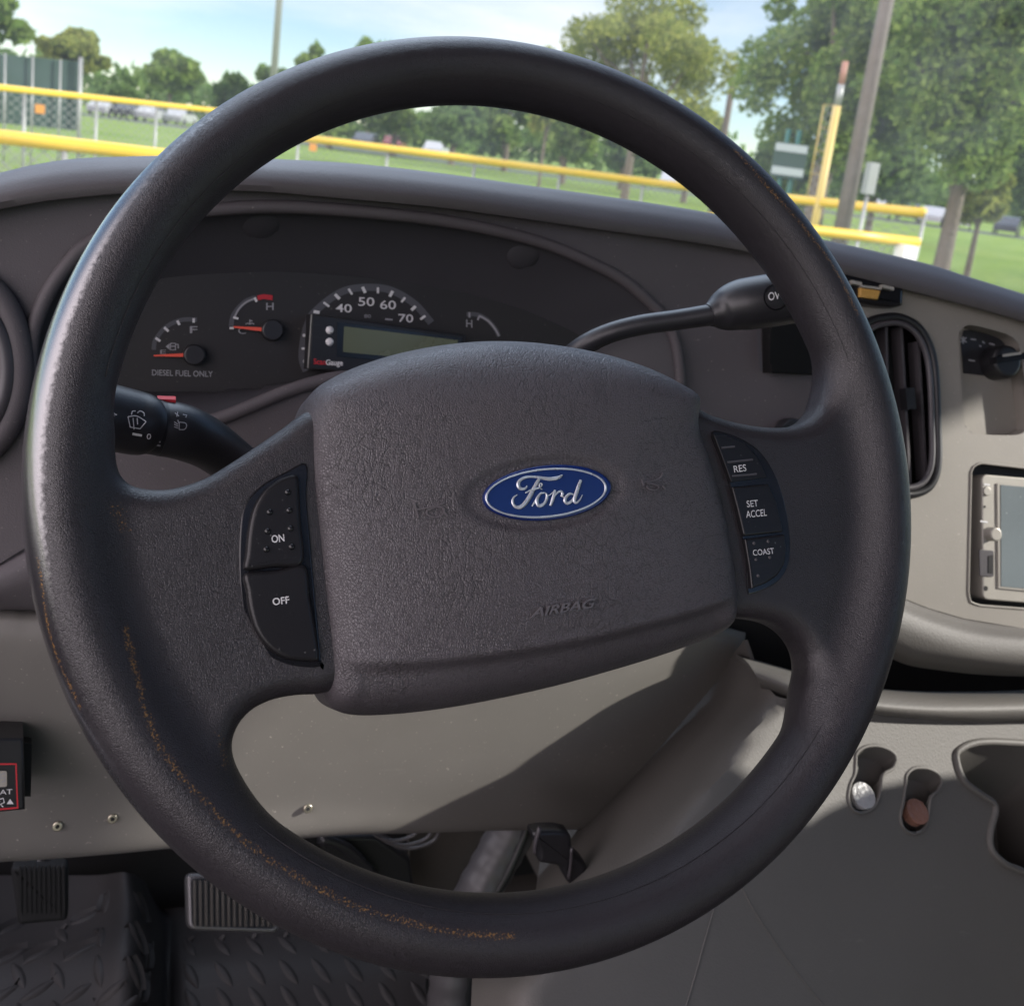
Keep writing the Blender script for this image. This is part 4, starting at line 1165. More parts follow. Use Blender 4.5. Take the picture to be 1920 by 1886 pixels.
# vertical centre vent
cv = thing('air_vent', 'tall rounded black air vent with vertical slats beside the right side of the rim', 'air vent', dash_at(1690, 760))
vin = resample(VENTS, 120, True); vc = vin.mean(0)
v, f = ring_tube([dash_at(*p, 0.001) for p in vin], 0.0034, 12); mk('outer_ring', v, f, MT['black'], cv)
v, f = ring_tube([dash_at(*(vc + (p - vc) * np.array([0.86, 0.93])), 0.003) for p in vin], 0.0024, 12); mk('inner_ring', v, f, MT['ring'], cv)
w3 = [np.array([dash_at(*p, h) for p in vin]) for h in (0.0, -0.03)]
V = np.vstack(w3); mk('vent_throat', V, face_each(V, grid_faces(2, len(vin), close_c=True)), MT['black'], cv)
v, f = slab([dash_at(*p, -0.030) for p in vin], PR.n, 0.001); mk('vent_backing', v, f, MT['dark'], cv)
for (xa, ya, xb, yb) in ((1662, 612, 1668, 905), (1690, 612, 1708, 915), (1722, 640, 1738, 900)):
    a, b = dash_at(xa, ya, -0.002), dash_at(xb, yb, -0.002)
    sx = nrm(np.cross(PR.n, b - a)) * 0.0011
    v, f = box((a + b) / 2 - PR.n * 0.006, (b - a) / 2, sx, PR.n * 0.006); mk('vent_slat', v, f, MT['ring'], cv, smooth=False)
p0, p1 = dash_at(1700, 728, 0.002), dash_at(1704, 768, 0.002)
v, f = box((p0 + p1) / 2, (p1 - p0) / 2, nrm(np.cross(PR.n, p1 - p0)) * 0.004, PR.n * 0.004); tb = mk('slider', v, f, MT['black'], cv, smooth=False)
for i in range(5):
    q = dash_at(1712, 731 + i * 8.5, 0.0035); v, f = dome(q, PR.n, 0.0013, 0.0014, 10, 3); mk('slider_ridge', v, f, MT['ring'], tb)

# climate control recess
cc = thing('climate_control', 'recessed climate control plate with a black pointer knob, right of the tall vent', 'climate control', dash_at(1860, 720))
dep = 0.014
hv_in = resample(HV, 90, True)
V = np.vstack([np.array([dash_at(*p, 0.0) for p in hv_in]), np.array([dash_at(*(p), -dep * 0.6) for p in hv_in]), np.array([PR.at(*(p + 0.0), -dep) for p in hv_in])])
base3 = np.array([dash_at(*p, 0.0) for p in hv_in])
V = np.vstack([base3, base3 - PR.n * dep]); mk('recess_wall', V, face_each(V, grid_faces(2, len(hv_in), close_c=True)), MT['centre'], cc)
P, F = cdt_sheet(hv_in * 1.0, [], 14)
V = np.array([dash_at(*p, 0.0) for p in P]) - PR.n * dep * 0.999
o = mk('control_plate', V, face_cam(V, F), MT['centre'], cc); solid(o, 0.002)
hat = lambda x, y, h=0.0: dash_at(x, y, 0.0) - PR.n * (dep - 0.0005 - h) if False else PR.at(x, y, -dep + 0.0006 + h)
v, f = slab([PR.at(*p, -dep + 0.0002) for p in [(1801, 640), (1806, 620), (1830, 617), (1885, 632), (1903, 646), (1909, 690), (1850, 705), (1806, 700)]], PR.n, 0.0004); mk('symbol_plate', v, f, MT['stalk'], cc, smooth=False)
v, f = disc(PR.at(1862, 682, -dep), PR.n, 0.0135, 0.017, 0.003, 36); kb = mk('knob', v, f, MT['black'], cc, sharp=50)
a, b = PR.at(1862, 676, 0.004), PR.at(1917, 668, 0.004)
v, f = box((a + b) / 2, (b - a) / 2, nrm(np.cross(PR.n, b - a)) * 0.0026, PR.n * 0.004); mk('knob_pointer', v, f, MT['gloss'], kb, smooth=False)
v, f = strokes(lambda x, y, h=0: PR.at(x, y, 0.0082 + h), [[(1880, 667), (1915, 662)]], 5, 0.0); mk('pointer_edge', v, f, MT['silver'], kb, smooth=False)
sym = [[(1801, 633), (1812, 642)], [(1812, 633), (1801, 642)], [(1806, 631), (1806, 645)], [(1820, 636), (1830, 637)], [(1855, 644), (1865, 647)], [(1836, 648), (1840, 650)], [(1816, 675), (1828, 677)], [(1842, 640), (1846, 644)]]
v, f = strokes(lambda x, y, h=0: PR.at(x, y, -dep + 0.0008 + h), sym, 2.4, 0.0); mk('control_symbols', v, f, MT['dim'], cc, smooth=False)

# radio
ra = thing('radio', 'silver car radio with pale touch screen in a black frame on the centre stack', 'radio', dash_at(1880, 1000))
RB = 0.020
base3 = np.array([dash_at(*p, 0.0) for p in RADIO]); V = np.vstack([base3, base3 - PR.n * RB])
mk('frame_wall', V, face_each(V, grid_faces(2, len(RADIO), close_c=True)), MT['black'], ra, smooth=False)
v, f = slab([p - PR.n * RB for p in base3], PR.n, 0.001); mk('frame_floor', v, f, MT['black'], ra, smooth=False)
v, f = ring_tube(resample(base3, 120, True), 0.0010, 8); mk('frame_edge', v, f, MT['centre'], ra)
RP = Plane(PR.p - 0.004 * PR.n, PR.n); rat = lambda x, y, h=0.0: RP.at(x, y, h)
v, f = slab([rat(*p) for p in rrect((1836, 889), (2150, 916), (2146, 1148), (1838, 1123), 0.05)], RP.n, 0.003, 0.001, 3, sink=0.012); mk('face_plate', v, f, MT['silver'], ra, sharp=50)
v, f = slab([rat(*p, 0.0030) for p in [(1868, 906), (2110, 927), (2106, 1126), (1870, 1103)]], RP.n, 0.0012, 0.0004, 2); mk('screen_bezel', v, f, MT['silver'], ra, sharp=50)
v, f = slab([rat(*p, 0.0043) for p in [(1876, 909), (2100, 929), (2097, 1120), (1877, 1099)]], RP.n, 0.0003); mk('screen', v, f, MT['screen'], ra, smooth=False)
v, f = disc(rat(1849, 921, 0.003), RP.n, 0.0036, 0.0016, 0.0006, 24); mk('button', v, f, MT['silver'], ra, sharp=50)
v, f = disc(rat(1855, 1001, 0.003), RP.n, 0.0054, 0.008, 0.0012, 28); mk('volume_knob', v, f, MT['silver'], ra, sharp=50)
v, f = slab([rat(*p, 0.003) for p in rrect((1835, 1030), (1862, 1032), (1862, 1081), (1836, 1080), 0.12)], RP.n, 0.0009, 0.0003, 2); us = mk('port_cover', v, f, MT['ring'], ra, sharp=50)
v, f = slab([rat(*p, 0.0040) for p in [(1853, 1042), (1862, 1040), (1862, 1075), (1853, 1074)]], RP.n, 0.0003); mk('port_slot', v, f, MT['dark'], us, smooth=False)
v, f = disc(rat(1848, 1103, 0.003), RP.n, 0.0019, 0.0004); mk('jack', v, f, MT['dark'], ra, smooth=False)
v, f = disc(rat(1846, 950, 0.003), RP.n, 0.0009, 0.0004); mk('pinhole', v, f, MT['dark'], ra, smooth=False)
for s_ in ([(1845, 908), (1856, 909)], [(1838, 977), (1852, 979)]):
    v, f = strokes(rat, [s_], 3, 0.0034); mk('radio_print', v, f, MT['white'], ra, smooth=False)

# rolled lower edge of the centre stack
SX = [1560, 1640, 1700, 1760, 1830, 1920, 2000, 2140, 2340, 2600]
roll = []
for ys, h in (([1055, 1090, 1122, 1144, 1162, 1174, 1178, 1192, 1228, 1298], -0.002), ([1066, 1102, 1134, 1156, 1174, 1185, 1189, 1203, 1239, 1309], 0.004), ([1092, 1124, 1152, 1174, 1192, 1201, 1204, 1218, 1254, 1324], 0.0125), ([1140, 1166, 1190, 1210, 1226, 1234, 1237, 1251, 1287, 1357], 0.0145), ([1180, 1200, 1226, 1238, 1247, 1255, 1257, 1271, 1307, 1377], 0.006), ([1205, 1222, 1246, 1256, 1264, 1268, 1270, 1284, 1320, 1390], -0.022)):
    roll.append([PR.at(x, y, h) for x, y in zip(SX, ys)])
patch('stack_roll', roll, MT['console'], dash, 6, 5)
# near-black sheet standing in for the shade in the gap below
patch('gap_shade', rows_y([
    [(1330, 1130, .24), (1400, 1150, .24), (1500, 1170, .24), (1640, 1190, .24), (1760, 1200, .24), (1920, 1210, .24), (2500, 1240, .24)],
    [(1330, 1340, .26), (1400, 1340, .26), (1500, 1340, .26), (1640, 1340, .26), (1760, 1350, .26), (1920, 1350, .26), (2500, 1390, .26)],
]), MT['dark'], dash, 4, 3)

# ------------------------------------------------------------------ knee panel
knee = thing('knee_panel', 'grey green knee bolster panel under the steering column, with small rivets', 'knee panel', AY(600, 1400, 0.19))
KC = [-70, 60, 200, 400, 600, 800, 950]
def krow(f): return f
top = [(-800, 1213, .214), (-70, 1143, .214), (60, 1141, .214), (200, 1138, .214), (400, 1130, .214), (600, 1128, .214), (800, 1130, .214), (1000, 1140, .214), (1180, 1152, .215), (1330, 1170, .222), (1398, 1186, .236)]
l1 = [(-800, 1228, .205), (-70, 1158, .205), (60, 1156, .205), (200, 1153, .205), (400, 1146, .205), (600, 1144, .205), (800, 1145, .205), (1000, 1152, .205), (1180, 1160, .207), (1330, 1178, .216), (1397, 1196, .233)]
l1b = [(-800, 1246, .201), (-70, 1176, .201), (60, 1174, .201), (200, 1171, .201), (400, 1164, .201), (600, 1164, .201), (800, 1164, .201), (1000, 1168, .201), (1180, 1172, .203), (1325, 1190, .213), (1396, 1204, .231)]
l2 = [(-800, 1285, .199), (-70, 1215, .199), (60, 1213, .199), (200, 1210, .199), (400, 1206, .199), (600, 1206, .199), (800, 1206, .199), (1000, 1206, .199), (1180, 1208, .202), (1318, 1212, .212), (1390, 1222, .230)]
l3 = [(-800, 1370, .204), (-70, 1300, .204), (60, 1300, .204), (200, 1300, .204), (400, 1300, .204), (600, 1300, .204), (780, 1300, .204), (960, 1298, .204), (1130, 1290, .206), (1240, 1280, .216), (1340, 1282, .236)]
l4 = [(-800, 1490, .214), (-70, 1420, .214), (60, 1420, .214), (200, 1420, .214), (400, 1420, .214), (560, 1420, .214), (720, 1420, .214), (860, 1415, .214), (990, 1412, .218), (1110, 1410, .231), (1228, 1412, .252)]
l5 = [(-800, 1630, .224), (-70, 1540, .224), (60, 1535, .224), (200, 1525, .224), (340, 1515, .224), (480, 1510, .224), (620, 1508, .224), (740, 1506, .225), (850, 1505, .231), (985, 1506, .246), (1138, 1512, .268)]
l6 = [(-800, 1707, .230), (-70, 1617, .230), (60, 1607, .230), (200, 1596, .230), (330, 1584, .230), (450, 1575, .230), (560, 1567, .230), (670, 1560, .232), (780, 1557, .240), (930, 1553, .254), (1105, 1551, .276)]
l7 = [(a, b + 3, c + .02) for a, b, c in l6]
patch('panel', rows_y([top, l1, l1b, l2, l3, l4, l5, l6, l7]), MT['knee'], knee, 6, 6)
for (x, y) in ((108, 1548), (211, 1534), (577, 1515)):
    c = AY(x, y, .2236); n_ = nrm((0, -1, .3))
    v, f = disc(c, n_, 0.0031, 0.0014, 0.0007, 18); r_ = mk('rivet', v, f, MT['steel'], knee, sharp=60)
    v, f = disc(c + n_ * 0.00145, n_, 0.0012, 0.0003, 0, 12); mk('rivet_pin', v, f, MT['dark'], r_, smooth=False)

# control box at the picture's left edge
cb = thing('control_box', 'black control box with red bordered label on the knee panel, left edge of the picture', 'control box', AY(0, 1450, 0.18))
FP = plane_through(0, 1450, 0.172, (0.10, -1, 0.28)); fat = lambda x, y, h=0.0: FP.at(x, y, h)
v, f = slab([fat(*p) for p in [(-70, 1382), (44, 1382), (47, 1516), (-70, 1528)]], FP.n, 0.002, 0.002, 3, sink=0.034); mk('case', v, f, MT['black'], cb, sharp=40)
v, f = slab([fat(*p, -0.03) for p in [(40, 1380), (59, 1383), (57, 1480), (40, 1480)]], FP.n, 0.012); mk('case_flange', v, f, MT['black'], cb, smooth=False)
v, f = strokes(fat, [[(-60, 1433), (30, 1432), (33, 1514), (-60, 1522)]], 4, 0.0022); mk('label_border', v, f, MT['red2'], cb, smooth=False)
v, f = slab([fat(*p, 0.0020) for p in rrect((-30, 1444), (13, 1445), (13, 1474), (-30, 1476), 0.15)], FP.n, 0.0006); mk('label_patch', v, f, MT['silver'], cb, smooth=False)
v, f = strokes(fat, [[(3, 1466), (9, 1464), (8, 1457), (1, 1459), (2, 1451), (9, 1450)]], 2.0, 0.0028); mk('label_mark', v, f, MT['dim'], cb, smooth=False)
v, f = text_px(fat, 'LAT', (-8, 1490), (23, 1488), (-8, 1481), 0.0023); mk('label_lettering', v, f, MT['white'], cb, smooth=False)
v, f = strokes(fat, [[(19, 1498) + (0.8,), (19, 1507) + (13,)]], 2, 0.0023); mk('label_triangle', v, f, MT['white'], cb, smooth=False)
v, f = strokes(fat, [[(-6, 1500), (6, 1496), (8, 1504), (0, 1508), (6, 1512)], [(-8, 1505), (0, 1502)]], 2, 0.0023); mk('label_symbol', v, f, MT['white'], cb, smooth=False)

# ------------------------------------------------------------------ engine cover (console)
eng = thing('engine_cover', 'large grey engine cover console with coin slots and a cup holder, right of the driver', 'engine cover', AY(1700, 1600, 0.10))
def ecurve(y): return y
# plane-ish rear face in depth: (px, py) -> y
def eng_y(px, py):
    t = (py - 1330) / 530.0
    y = 0.150 - 0.105 * min(max(t, -0.1), 1.2)
    # falls away forward round the rounded left corner
    corner = np.interp(py, [1240, 1320, 1450, 1560, 1700, 1860], [1488, 1462, 1364, 1274, 1140, 992])
    if px < corner:
        u = (corner - px) / 150.0
        y += 0.118 * (u - 0.22 * (1 - math.exp(-u / 0.22))) + 0.30 * max(0.0, u - 0.95) ** 1.5
    return y
eat = lambda x, y, h=0.0: AY(x, y, eng_y(x, y)) + h * nrm((-0.05, -0.75, 0.65))
SL1 = [(1604, 1430), (1606, 1412), (1622, 1400), (1645, 1398), (1668, 1406), (1680, 1420), (1674, 1440), (1656, 1452), (1652, 1480), (1644, 1506), (1630, 1520), (1612, 1524), (1598, 1516), (1590, 1496), (1594, 1470), (1602, 1452)]
SL2 = [(1698, 1470), (1700, 1452), (1714, 1440), (1738, 1440), (1758, 1450), (1766, 1466), (1758, 1484), (1746, 1494), (1742, 1520), (1738, 1546), (1724, 1560), (1708, 1562), (1694, 1552), (1688, 1530), (1694, 1500)]
CUP = [(1792, 1420), (1800, 1404), (1830, 1392), (1880, 1391), (1950, 1400), (1985, 1440), (1985, 1640), (1905, 1628), (1875, 1612), (1858, 1590), (1856, 1560), (1866, 1512), (1840, 1490), (1806, 1462)]
S1, S2, CU = cr(SL1, 4, True), cr(SL2, 4, True), cr(CUP, 4, True)
eout = [(2500, 1400), (1985, 1353), (1820, 1352), (1700, 1346), (1600, 1335), (1520, 1322), (1455, 1305), (1420, 1270), (1395, 1200), (1340, 1270), (1230, 1395), (1105, 1540), (1060, 1548), (1020, 1560), (1000, 1700), (890, 1720), (880, 1960), (2500, 1960)]
E1 = sheet('cover_shell', eout, [S1, S2, CU], eat, MT['console'], eng, spacing=26, thick=0.003)
nE = nrm((-0.05, -0.75, 0.65))
def well(name, loop, depth, mat, dirv, shrink=1.0, lip=0.0013):
    a = np.array([eat(*p) for p in loop]); c = a.mean(0)
    b = c + (a - c) * shrink + dirv * depth
    V = np.vstack([a, a * 0.5 + b * 0.5, b]); F = face_each(V, grid_faces(3, len(loop), close_c=True))
    o = mk(name, V, F, mat, eng)
    V2 = np.vstack([b, b.mean(0)[None]]); k = len(b)
    mk(name + '_floor', V2, face_each(V2, [(i, (i + 1) % k, k) for i in range(k)]), mat, eng)
    v, f = ring_tube(a, lip, 10); mk(name + '_edge', v, f, mat, eng)
    return b
down = nrm((0.02, 0.45, -0.9))
well('coin_slot', S1, 0.018, MT['console'], down); well('coin_slot', S2, 0.018, MT['console'], down); well('cup_holder', CU, 0.085, MT['console'], down, 0.92, 0.0028)
# upper ledge
patch('upper_ledge', rows_y([
    [(1380, 1225, .215), (1480, 1255, .20), (1560, 1275, .195), (1640, 1290, .19), (1740, 1296, .19), (1850, 1296, .19), (1990, 1293, .19), (2130, 1301, .19), (2300, 1319, .19), (2500, 1345, .19)],
    [(1400, 1240, .185), (1490, 1266, .165), (1560, 1284, .158), (1640, 1296, .155), (1740, 1303, .154), (1850, 1303, .154), (1990, 1300, .154), (2130, 1308, .154), (2300, 1326, .154), (2500, 1352, .154)],
    [(1415, 1262, .170), (1492, 1288, .150), (1560, 1304, .142), (1640, 1318, .138), (1740, 1326, .137), (1850, 1327, .137), (1990, 1325, .137), (2130, 1333, .137), (2300, 1351, .137), (2500, 1377, .137)],
    [(1425, 1285, .170), (1495, 1308, .150), (1560, 1322, .142), (1640, 1336, .139), (1740, 1345, .138), (1850, 1349, .138), (1990, 1347, .138), (2130, 1355, .138), (2300, 1373, .138), (2500, 1399, .138)],
    [(1432, 1296, .185), (1498, 1316, .165), (1560, 1328, .158), (1640, 1341, .155), (1740, 1350, .154), (1850, 1354, .154), (1990, 1352, .154), (2130, 1360, .154), (2300, 1378, .154), (2500, 1404, .154)],
]), MT['console'], eng, 6, 5)
v, f = wbox(0.33, 0.64, 0.25, 0.85, 0.9, 1.30); mk('cover_body', v, f, MT['console'], eng, smooth=False)
# panel seam and lower access flap edge
v, f = tube([eat(*p, 0.0002) for p in cr([(1380, 1640), (1410, 1700), (1450, 1762), (1500, 1830), (1560, 1905)], 8)], 0.0005, 8); mk('seam', v, f, MT['console'], eng)
v, f = tube([eat(*p, 0.0002) for p in cr([(1345, 1680), (1322, 1760), (1300, 1840), (1280, 1905)], 8)], 0.0005, 8); mk('seam', v, f, MT['console'], eng)

# coins in the slots
def coin_stack(px, py, n, r, mat, name, lab, grp):
    up = nrm((0.0, -0.62, 0.78)); c0 = eat(px, py) + down * 0.008
    for i in range(n):
        c = c0 + up * (0.00175 * i) + np.array([RNG.uniform(-3e-4, 3e-4), RNG.uniform(-3e-4, 3e-4), 0])
        v, f = disc(c, up, r, 0.0016, 0.0003, 36, 2)
        t = thing(name, lab[0] if i == n - 1 else lab[1], 'coin', c, grp); mk('coin_body', v, f, mat, t, sharp=20)
        if i == n - 1:
            q = [c + up * 0.00165 + r * 0.62 * (math.cos(a) * frame_of(up)[0] * 0.8 + math.sin(a) * frame_of(up)[1]) * (1 + 0.25 * math.sin(3 * a)) for a in np.linspace(0, 2 * math.pi, 22, endpoint=False)]
            v, f = slab(q, up, 0.0003, 0.0001, 1); mk('coin_relief', v, f, mat, t, sharp=20)
coin_stack(1623, 1484, 3, 0.0093, MT['nickel'], 'coin', ('silver coin lying on top in the coin slot nearest the rim', 'silver coin under the top one in the slot nearest the rim'), 'silver coins in the slot')
coin_stack(1720, 1515, 4, 0.0090, MT['copper'], 'coin', ('brown copper coin lying on top of its stack in the second slot', 'copper coin lower in the stack in the second slot'), 'copper coins in the slot')

# ------------------------------------------------------------------ footwell
fl = thing('floor_mat', 'black rubber floor mat with raised diamond tread on the footwell floor', 'floor mat', AY(400, 1800, .42))
mrows = [
    [(-80, 1640, .62), (60, 1640, .62), (180, 1640, .60), (235, 1635, .56), (268, 1650, .60), (300, 1700, .63), (345, 1700, .62), (480, 1700, .60), (620, 1700, .58), (760, 1700, .56), (840, 1700, .56)],
    [(-80, 1720, .56), (60, 1720, .56), (170, 1712, .545), (240, 1700, .515), (280, 1715, .55), (312, 1735, .59), (350, 1740, .575), (480, 1745, .55), (620, 1750, .535), (760, 1760, .52), (820, 1760, .52)],
    [(-80, 1800, .50), (60, 1795, .49), (170, 1790, .475), (240, 1785, .46), (282, 1795, .49), (312, 1805, .535), (350, 1805, .515), (480, 1810, .50), (620, 1815, .49), (740, 1820, .48), (800, 1820, .48)],
    [(-80, 1900, .45), (60, 1900, .43), (170, 1900, .42), (240, 1900, .41), (284, 1900, .44), (312, 1900, .485), (350, 1900, .465), (480, 1900, .455), (620, 1900, .45), (740, 1900, .445), (800, 1900, .445)],
    [(-80, 2000, .40), (60, 2000, .38), (170, 2000, .37), (240, 2000, .365), (284, 2000, .395), (312, 2000, .44), (350, 2000, .42), (480, 2000, .41), (620, 2000, .405), (740, 2000, .40), (800, 2000, .40)],
]
mr3 = rows_y(mrows)
MV, mr_, mc_ = patch_pts(mr3, 16, 10)
def mat_pt(px, py):
    q = to_px(MV); i = np.argmin(np.hypot(q[:, 0] - px, q[:, 1] - py)); return i
Fm = face_cam(MV, grid_faces(mr_, mc_))
MG = MV.reshape(mr_, mc_, 3)
def mat_surf(px, py):
    i = mat_pt(px, py); r0, c0 = divmod(i, mc_)
    r0 = min(max(r0, 1), mr_ - 2); c0 = min(max(c0, 1), mc_ - 2)
    tx = MG[r0, c0 + 1] - MG[r0, c0 - 1]; ty = MG[r0 + 1, c0] - MG[r0 - 1, c0]
    n = nrm(np.cross(tx, ty)); n = n if n @ (CAM - MG[r0, c0]) > 0 else -n
    return Plane(MG[r0, c0], n), nrm(tx)
tv_, tf_ = [], []
def tread(px, py, ang, L=0.017, W=0.0052):
    pl, tx = mat_surf(px, py); c = pl.at(px, py, -0.0004); n = pl.n
    e = nrm(tx - (tx @ n) * n); g = np.cross(n, e)
    a = math.radians(ang); d = math.cos(a) * e + math.sin(a) * g; s = np.cross(n, d)
    V = []; K = 9
    for i in range(K):
        u = -1 + 2 * i / (K - 1); w = W * (1 - u * u) + 0.0002; hgt = 0.0026 * (1 - u ** 4)
        for j, (q, z) in enumerate(((-1, 0), (-0.55, 0.85), (0, 1), (0.55, 0.85), (1, 0))):
            V.append(c + d * L * u + s * w * q + n * hgt * z)
    return np.array(V), face_each(np.array(V), grid_faces(K, 5))
TL = []
for r in range(6):
    for c_ in range(9):
        for (x0, y0, ox, dx, dy, par) in ((350, 1775, 330, 62, 52, 0),):
            px, py = 355 + c_ * 61 + (r % 1) * 30 + r * 3, 1776 + r * 51 - c_ * 2
            if px < 800 and py < 1905: TL.append((px, py, -52 if (r + c_) % 1 == 0 else 52))
for (x, y, a) in [(25, 1740, 45), (115, 1752, -55), (160, 1722, 40), (200, 1690, -55), (190, 1755, -55), (75, 1790, 45), (150, 1785, 42), (35, 1828, -55), (108, 1828, -55), (185, 1818, -60), (70, 1858, 42), (145, 1862, 42), (250, 1822, -65), (255, 1757, -65), (205, 1862, 45), (20, 1795, 45), (0, 1868, 42), (235, 1890, 45), (110, 1900, -55), (40, 1905, -55), (265, 1850, 50), (262, 1700, -60), (275, 1790, 50)]:
    TL.append((x, y, a))
v, f = join([(MV, Fm)] + [tread(*t) for t in TL]); body = mk('mat_body', v, f, MT['mat'], fl); solid(body, 0.006)

fw = thing('firewall', 'dark carpeted firewall at the front of the footwell', 'firewall', AY(600, 1600, .66), kind='structure')
V = [AY(-100, 1560, .66), AY(880, 1500, .66), AY(1100, 1500, .60), AY(1100, 1760, .60), AY(880, 1780, .66), AY(-100, 1720, .66)]
v, f = slab(V, (0, -1, 0), 0.004); mk('firewall_board', v, f, MT['dark'], fw, smooth=False)
v, f = slab([AY(765, 1540, .50), AY(960, 1530, .50), AY(900, 1720, .50), AY(765, 1720, .50)], (0, -1, .1), 0.006, 0.002); mk('carpet_panel', v, f, MT['carpet'], fw, sharp=40)

v, f = wbox(-0.84, 1.34, 0.86, 0.90, 0.86, 1.60); mk('bulkhead', v, f, MT['dark'], fw, smooth=False)
br = thing('brake_pedal', 'ribbed brake pedal pad with metal edge, left of the lower rim', 'pedal', AY(420, 1690, .46))
BP = plane_through(420, 1690, .46, (0.05, -0.8, 0.6)); bpt = lambda x, y, h=0.0: BP.at(x, y, h)
v, f = slab([bpt(*p) for p in rrect((347, 1636), (520, 1640), (520, 1748), (350, 1742), 0.15)], BP.n, 0.010, 0.003, 3, sink=0.006); mk('pad_edge', v, f, MT['pedalsteel'], br, sharp=50)
v, f = slab([bpt(*p, 0.0101) for p in rrect((357, 1646), (515, 1648), (515, 1741), (359, 1736), 0.12)], BP.n, 0.001); mk('rubber_pad', v, f, MT['black'], br, sharp=50)
rb = [slab([bpt(x, 1650, 0.011), bpt(x + 5.5, 1650, 0.011), bpt(x + 6.0, 1736, 0.011), bpt(x + 0.5, 1736, 0.011)], BP.n, 0.003, 0.0008, 2) for x in np.arange(362, 512, 10.6)]
v, f = join(rb); mk('pad_ribs', v, f, MT['pedal'], br, sharp=50)
v, f = tube([bpt(440, 1650, -0.004), AY(450, 1580, .52), AY(455, 1500, .54)], 0.010, 12); mk('arm', v, f, MT['black'], br)
pk = thing('parking_brake_pedal', 'dark parking brake pedal pad at the far left of the footwell', 'pedal', AY(75, 1660, .50))
PP = plane_through(75, 1660, .47, (0.0, -0.9, 0.4))
v, f = slab([PP.at(*p) for p in rrect((22, 1616), (128, 1612), (128, 1716), (36, 1724), 0.12)], PP.n, 0.016, 0.004, 3, sink=0.006); mk('pedal_pad', v, f, MT['dark'], pk, sharp=45)
v, f = join([slab([PP.at(x, 1622, 0.016), PP.at(x + 4, 1622, 0.016), PP.at(x + 5, 1710, 0.016), PP.at(x + 1, 1710, 0.016)], PP.n, 0.0015) for x in np.arange(36, 122, 9)]); mk('pad_ribs', v, f, MT['dark'], pk, smooth=False)
v, f = tube([PP.at(80, 1630, 0.0), AY(85, 1560, .55)], 0.009, 10); mk('arm', v, f, MT['black'], pk)

ho = thing('hose', 'dark grey ribbed duct hose running down beside the floor mat', 'hose', AY(900, 1700, .42))
P, R = sweep([(985, 1500, .44, 42), (960, 1555, .43, 40), (925, 1620, .42, 38), (888, 1690, .41, 38), (862, 1760, .40, 36), (845, 1830, .39, 34), (838, 1910, .38, 34)], 8)
v, f = tube(P, R * (1 + 0.03 * np.sin(np.arange(len(R)) * 1.6)), 24); mk('hose_body', v, f, MT['hose'], ho)
P, R = sweep([(1000, 1505, .415, 8), (985, 1560, .41, 8), (950, 1640, .40, 8), (915, 1700, .395, 8), (885, 1780, .385, 9), (872, 1910, .37, 9)], 6)
v, f = tube(P, R, 12); mk('hose_cable', v, f, MT['black'], ho)
rl = thing('release_lever', 'black release lever bracket hanging below the knee panel, right of the hose', 'lever', AY(1050, 1590, .33))
RLp = plane_through(1050, 1590, .165, (-0.1, -1, 0.2))
v, f = slab([RLp.at(*p) for p in cr([(990, 1545), (1055, 1545), (1065, 1580), (1085, 1598), (1092, 1620), (1084, 1642), (1064, 1646), (1050, 1630), (1040, 1610), (1020, 1605), (1002, 1600), (1000, 1575)], 3, True)], RLp.n, 0.012, 0.003, 2); mk('bracket', v, f, MT['black'], rl, sharp=50)
P, R = sweep([(1072, 1590, .15, 3), (1070, 1620, .15, 3), (1066, 1646, .15, 3)], 4); v, f = tube(P, R, 8); mk('lever_edge', v, f, MT['ring'], rl)
P, R = sweep([(1012, 1550, .15, 4), (1004, 1580, .148, 4), (1003, 1598, .148, 4)], 4); v, f = tube(P, R, 8); mk('lever_rod', v, f, MT['ring'], rl)
for i, (xa, xb, dip, y) in enumerate(((690, 790, 28, .36), (700, 815, 36, .37), (712, 828, 42, .38))):
    w_ = thing('wire', 'thin grey wire looping down under the knee panel', 'wire', AY(xa, 1560, y), 'loose wires under the knee panel')
    P, R = sweep([(xa, 1545, y, 3.2), (xa + 18, 1545 + dip * .8, y, 3.2), ((xa + xb) / 2, 1548 + dip, y, 3.2), (xb - 14, 1545 + dip * .7, y, 3.2), (xb, 1540, y, 3.2)], 8)
    v, f = tube(P, R, 8); mk('wire_strand', v, f, MT['hose'], w_)
sc_ = thing('column_bracket', 'black bracket and linkage under the knee panel, left of the wires', 'bracket', AY(650, 1600, .45))
v, f = slab([AY(*p, .45) for p in [(585, 1550), (700, 1550), (760, 1590), (775, 1690), (640, 1650)]], (0, -1, .1), 0.02, 0.004, 2); mk('bracket_plate', v, f, MT['black'], sc_, sharp=45)
P, R = sweep([(600, 1570, .42, 10), (650, 1590, .42, 9), (700, 1640, .42, 9)], 5); v, f = tube(P, R, 12); mk('linkage', v, f, MT['stalk'], sc_)

# column shroud behind the hub
sh_ = thing('column_shroud', 'dark steering column shroud between the hub and the dashboard', 'column shroud', (0, 0.12, 1.56))
ax = -WN; c0 = WHEEL + ax * 0.02
P = [c0 + ax * t for t in (0.0, 0.03, 0.10, 0.2)]
v, f = tube(P, [0.045, 0.055, 0.062, 0.066], 32); mk('shroud_body', v, f, MT['dash'], sh_, sharp=50)
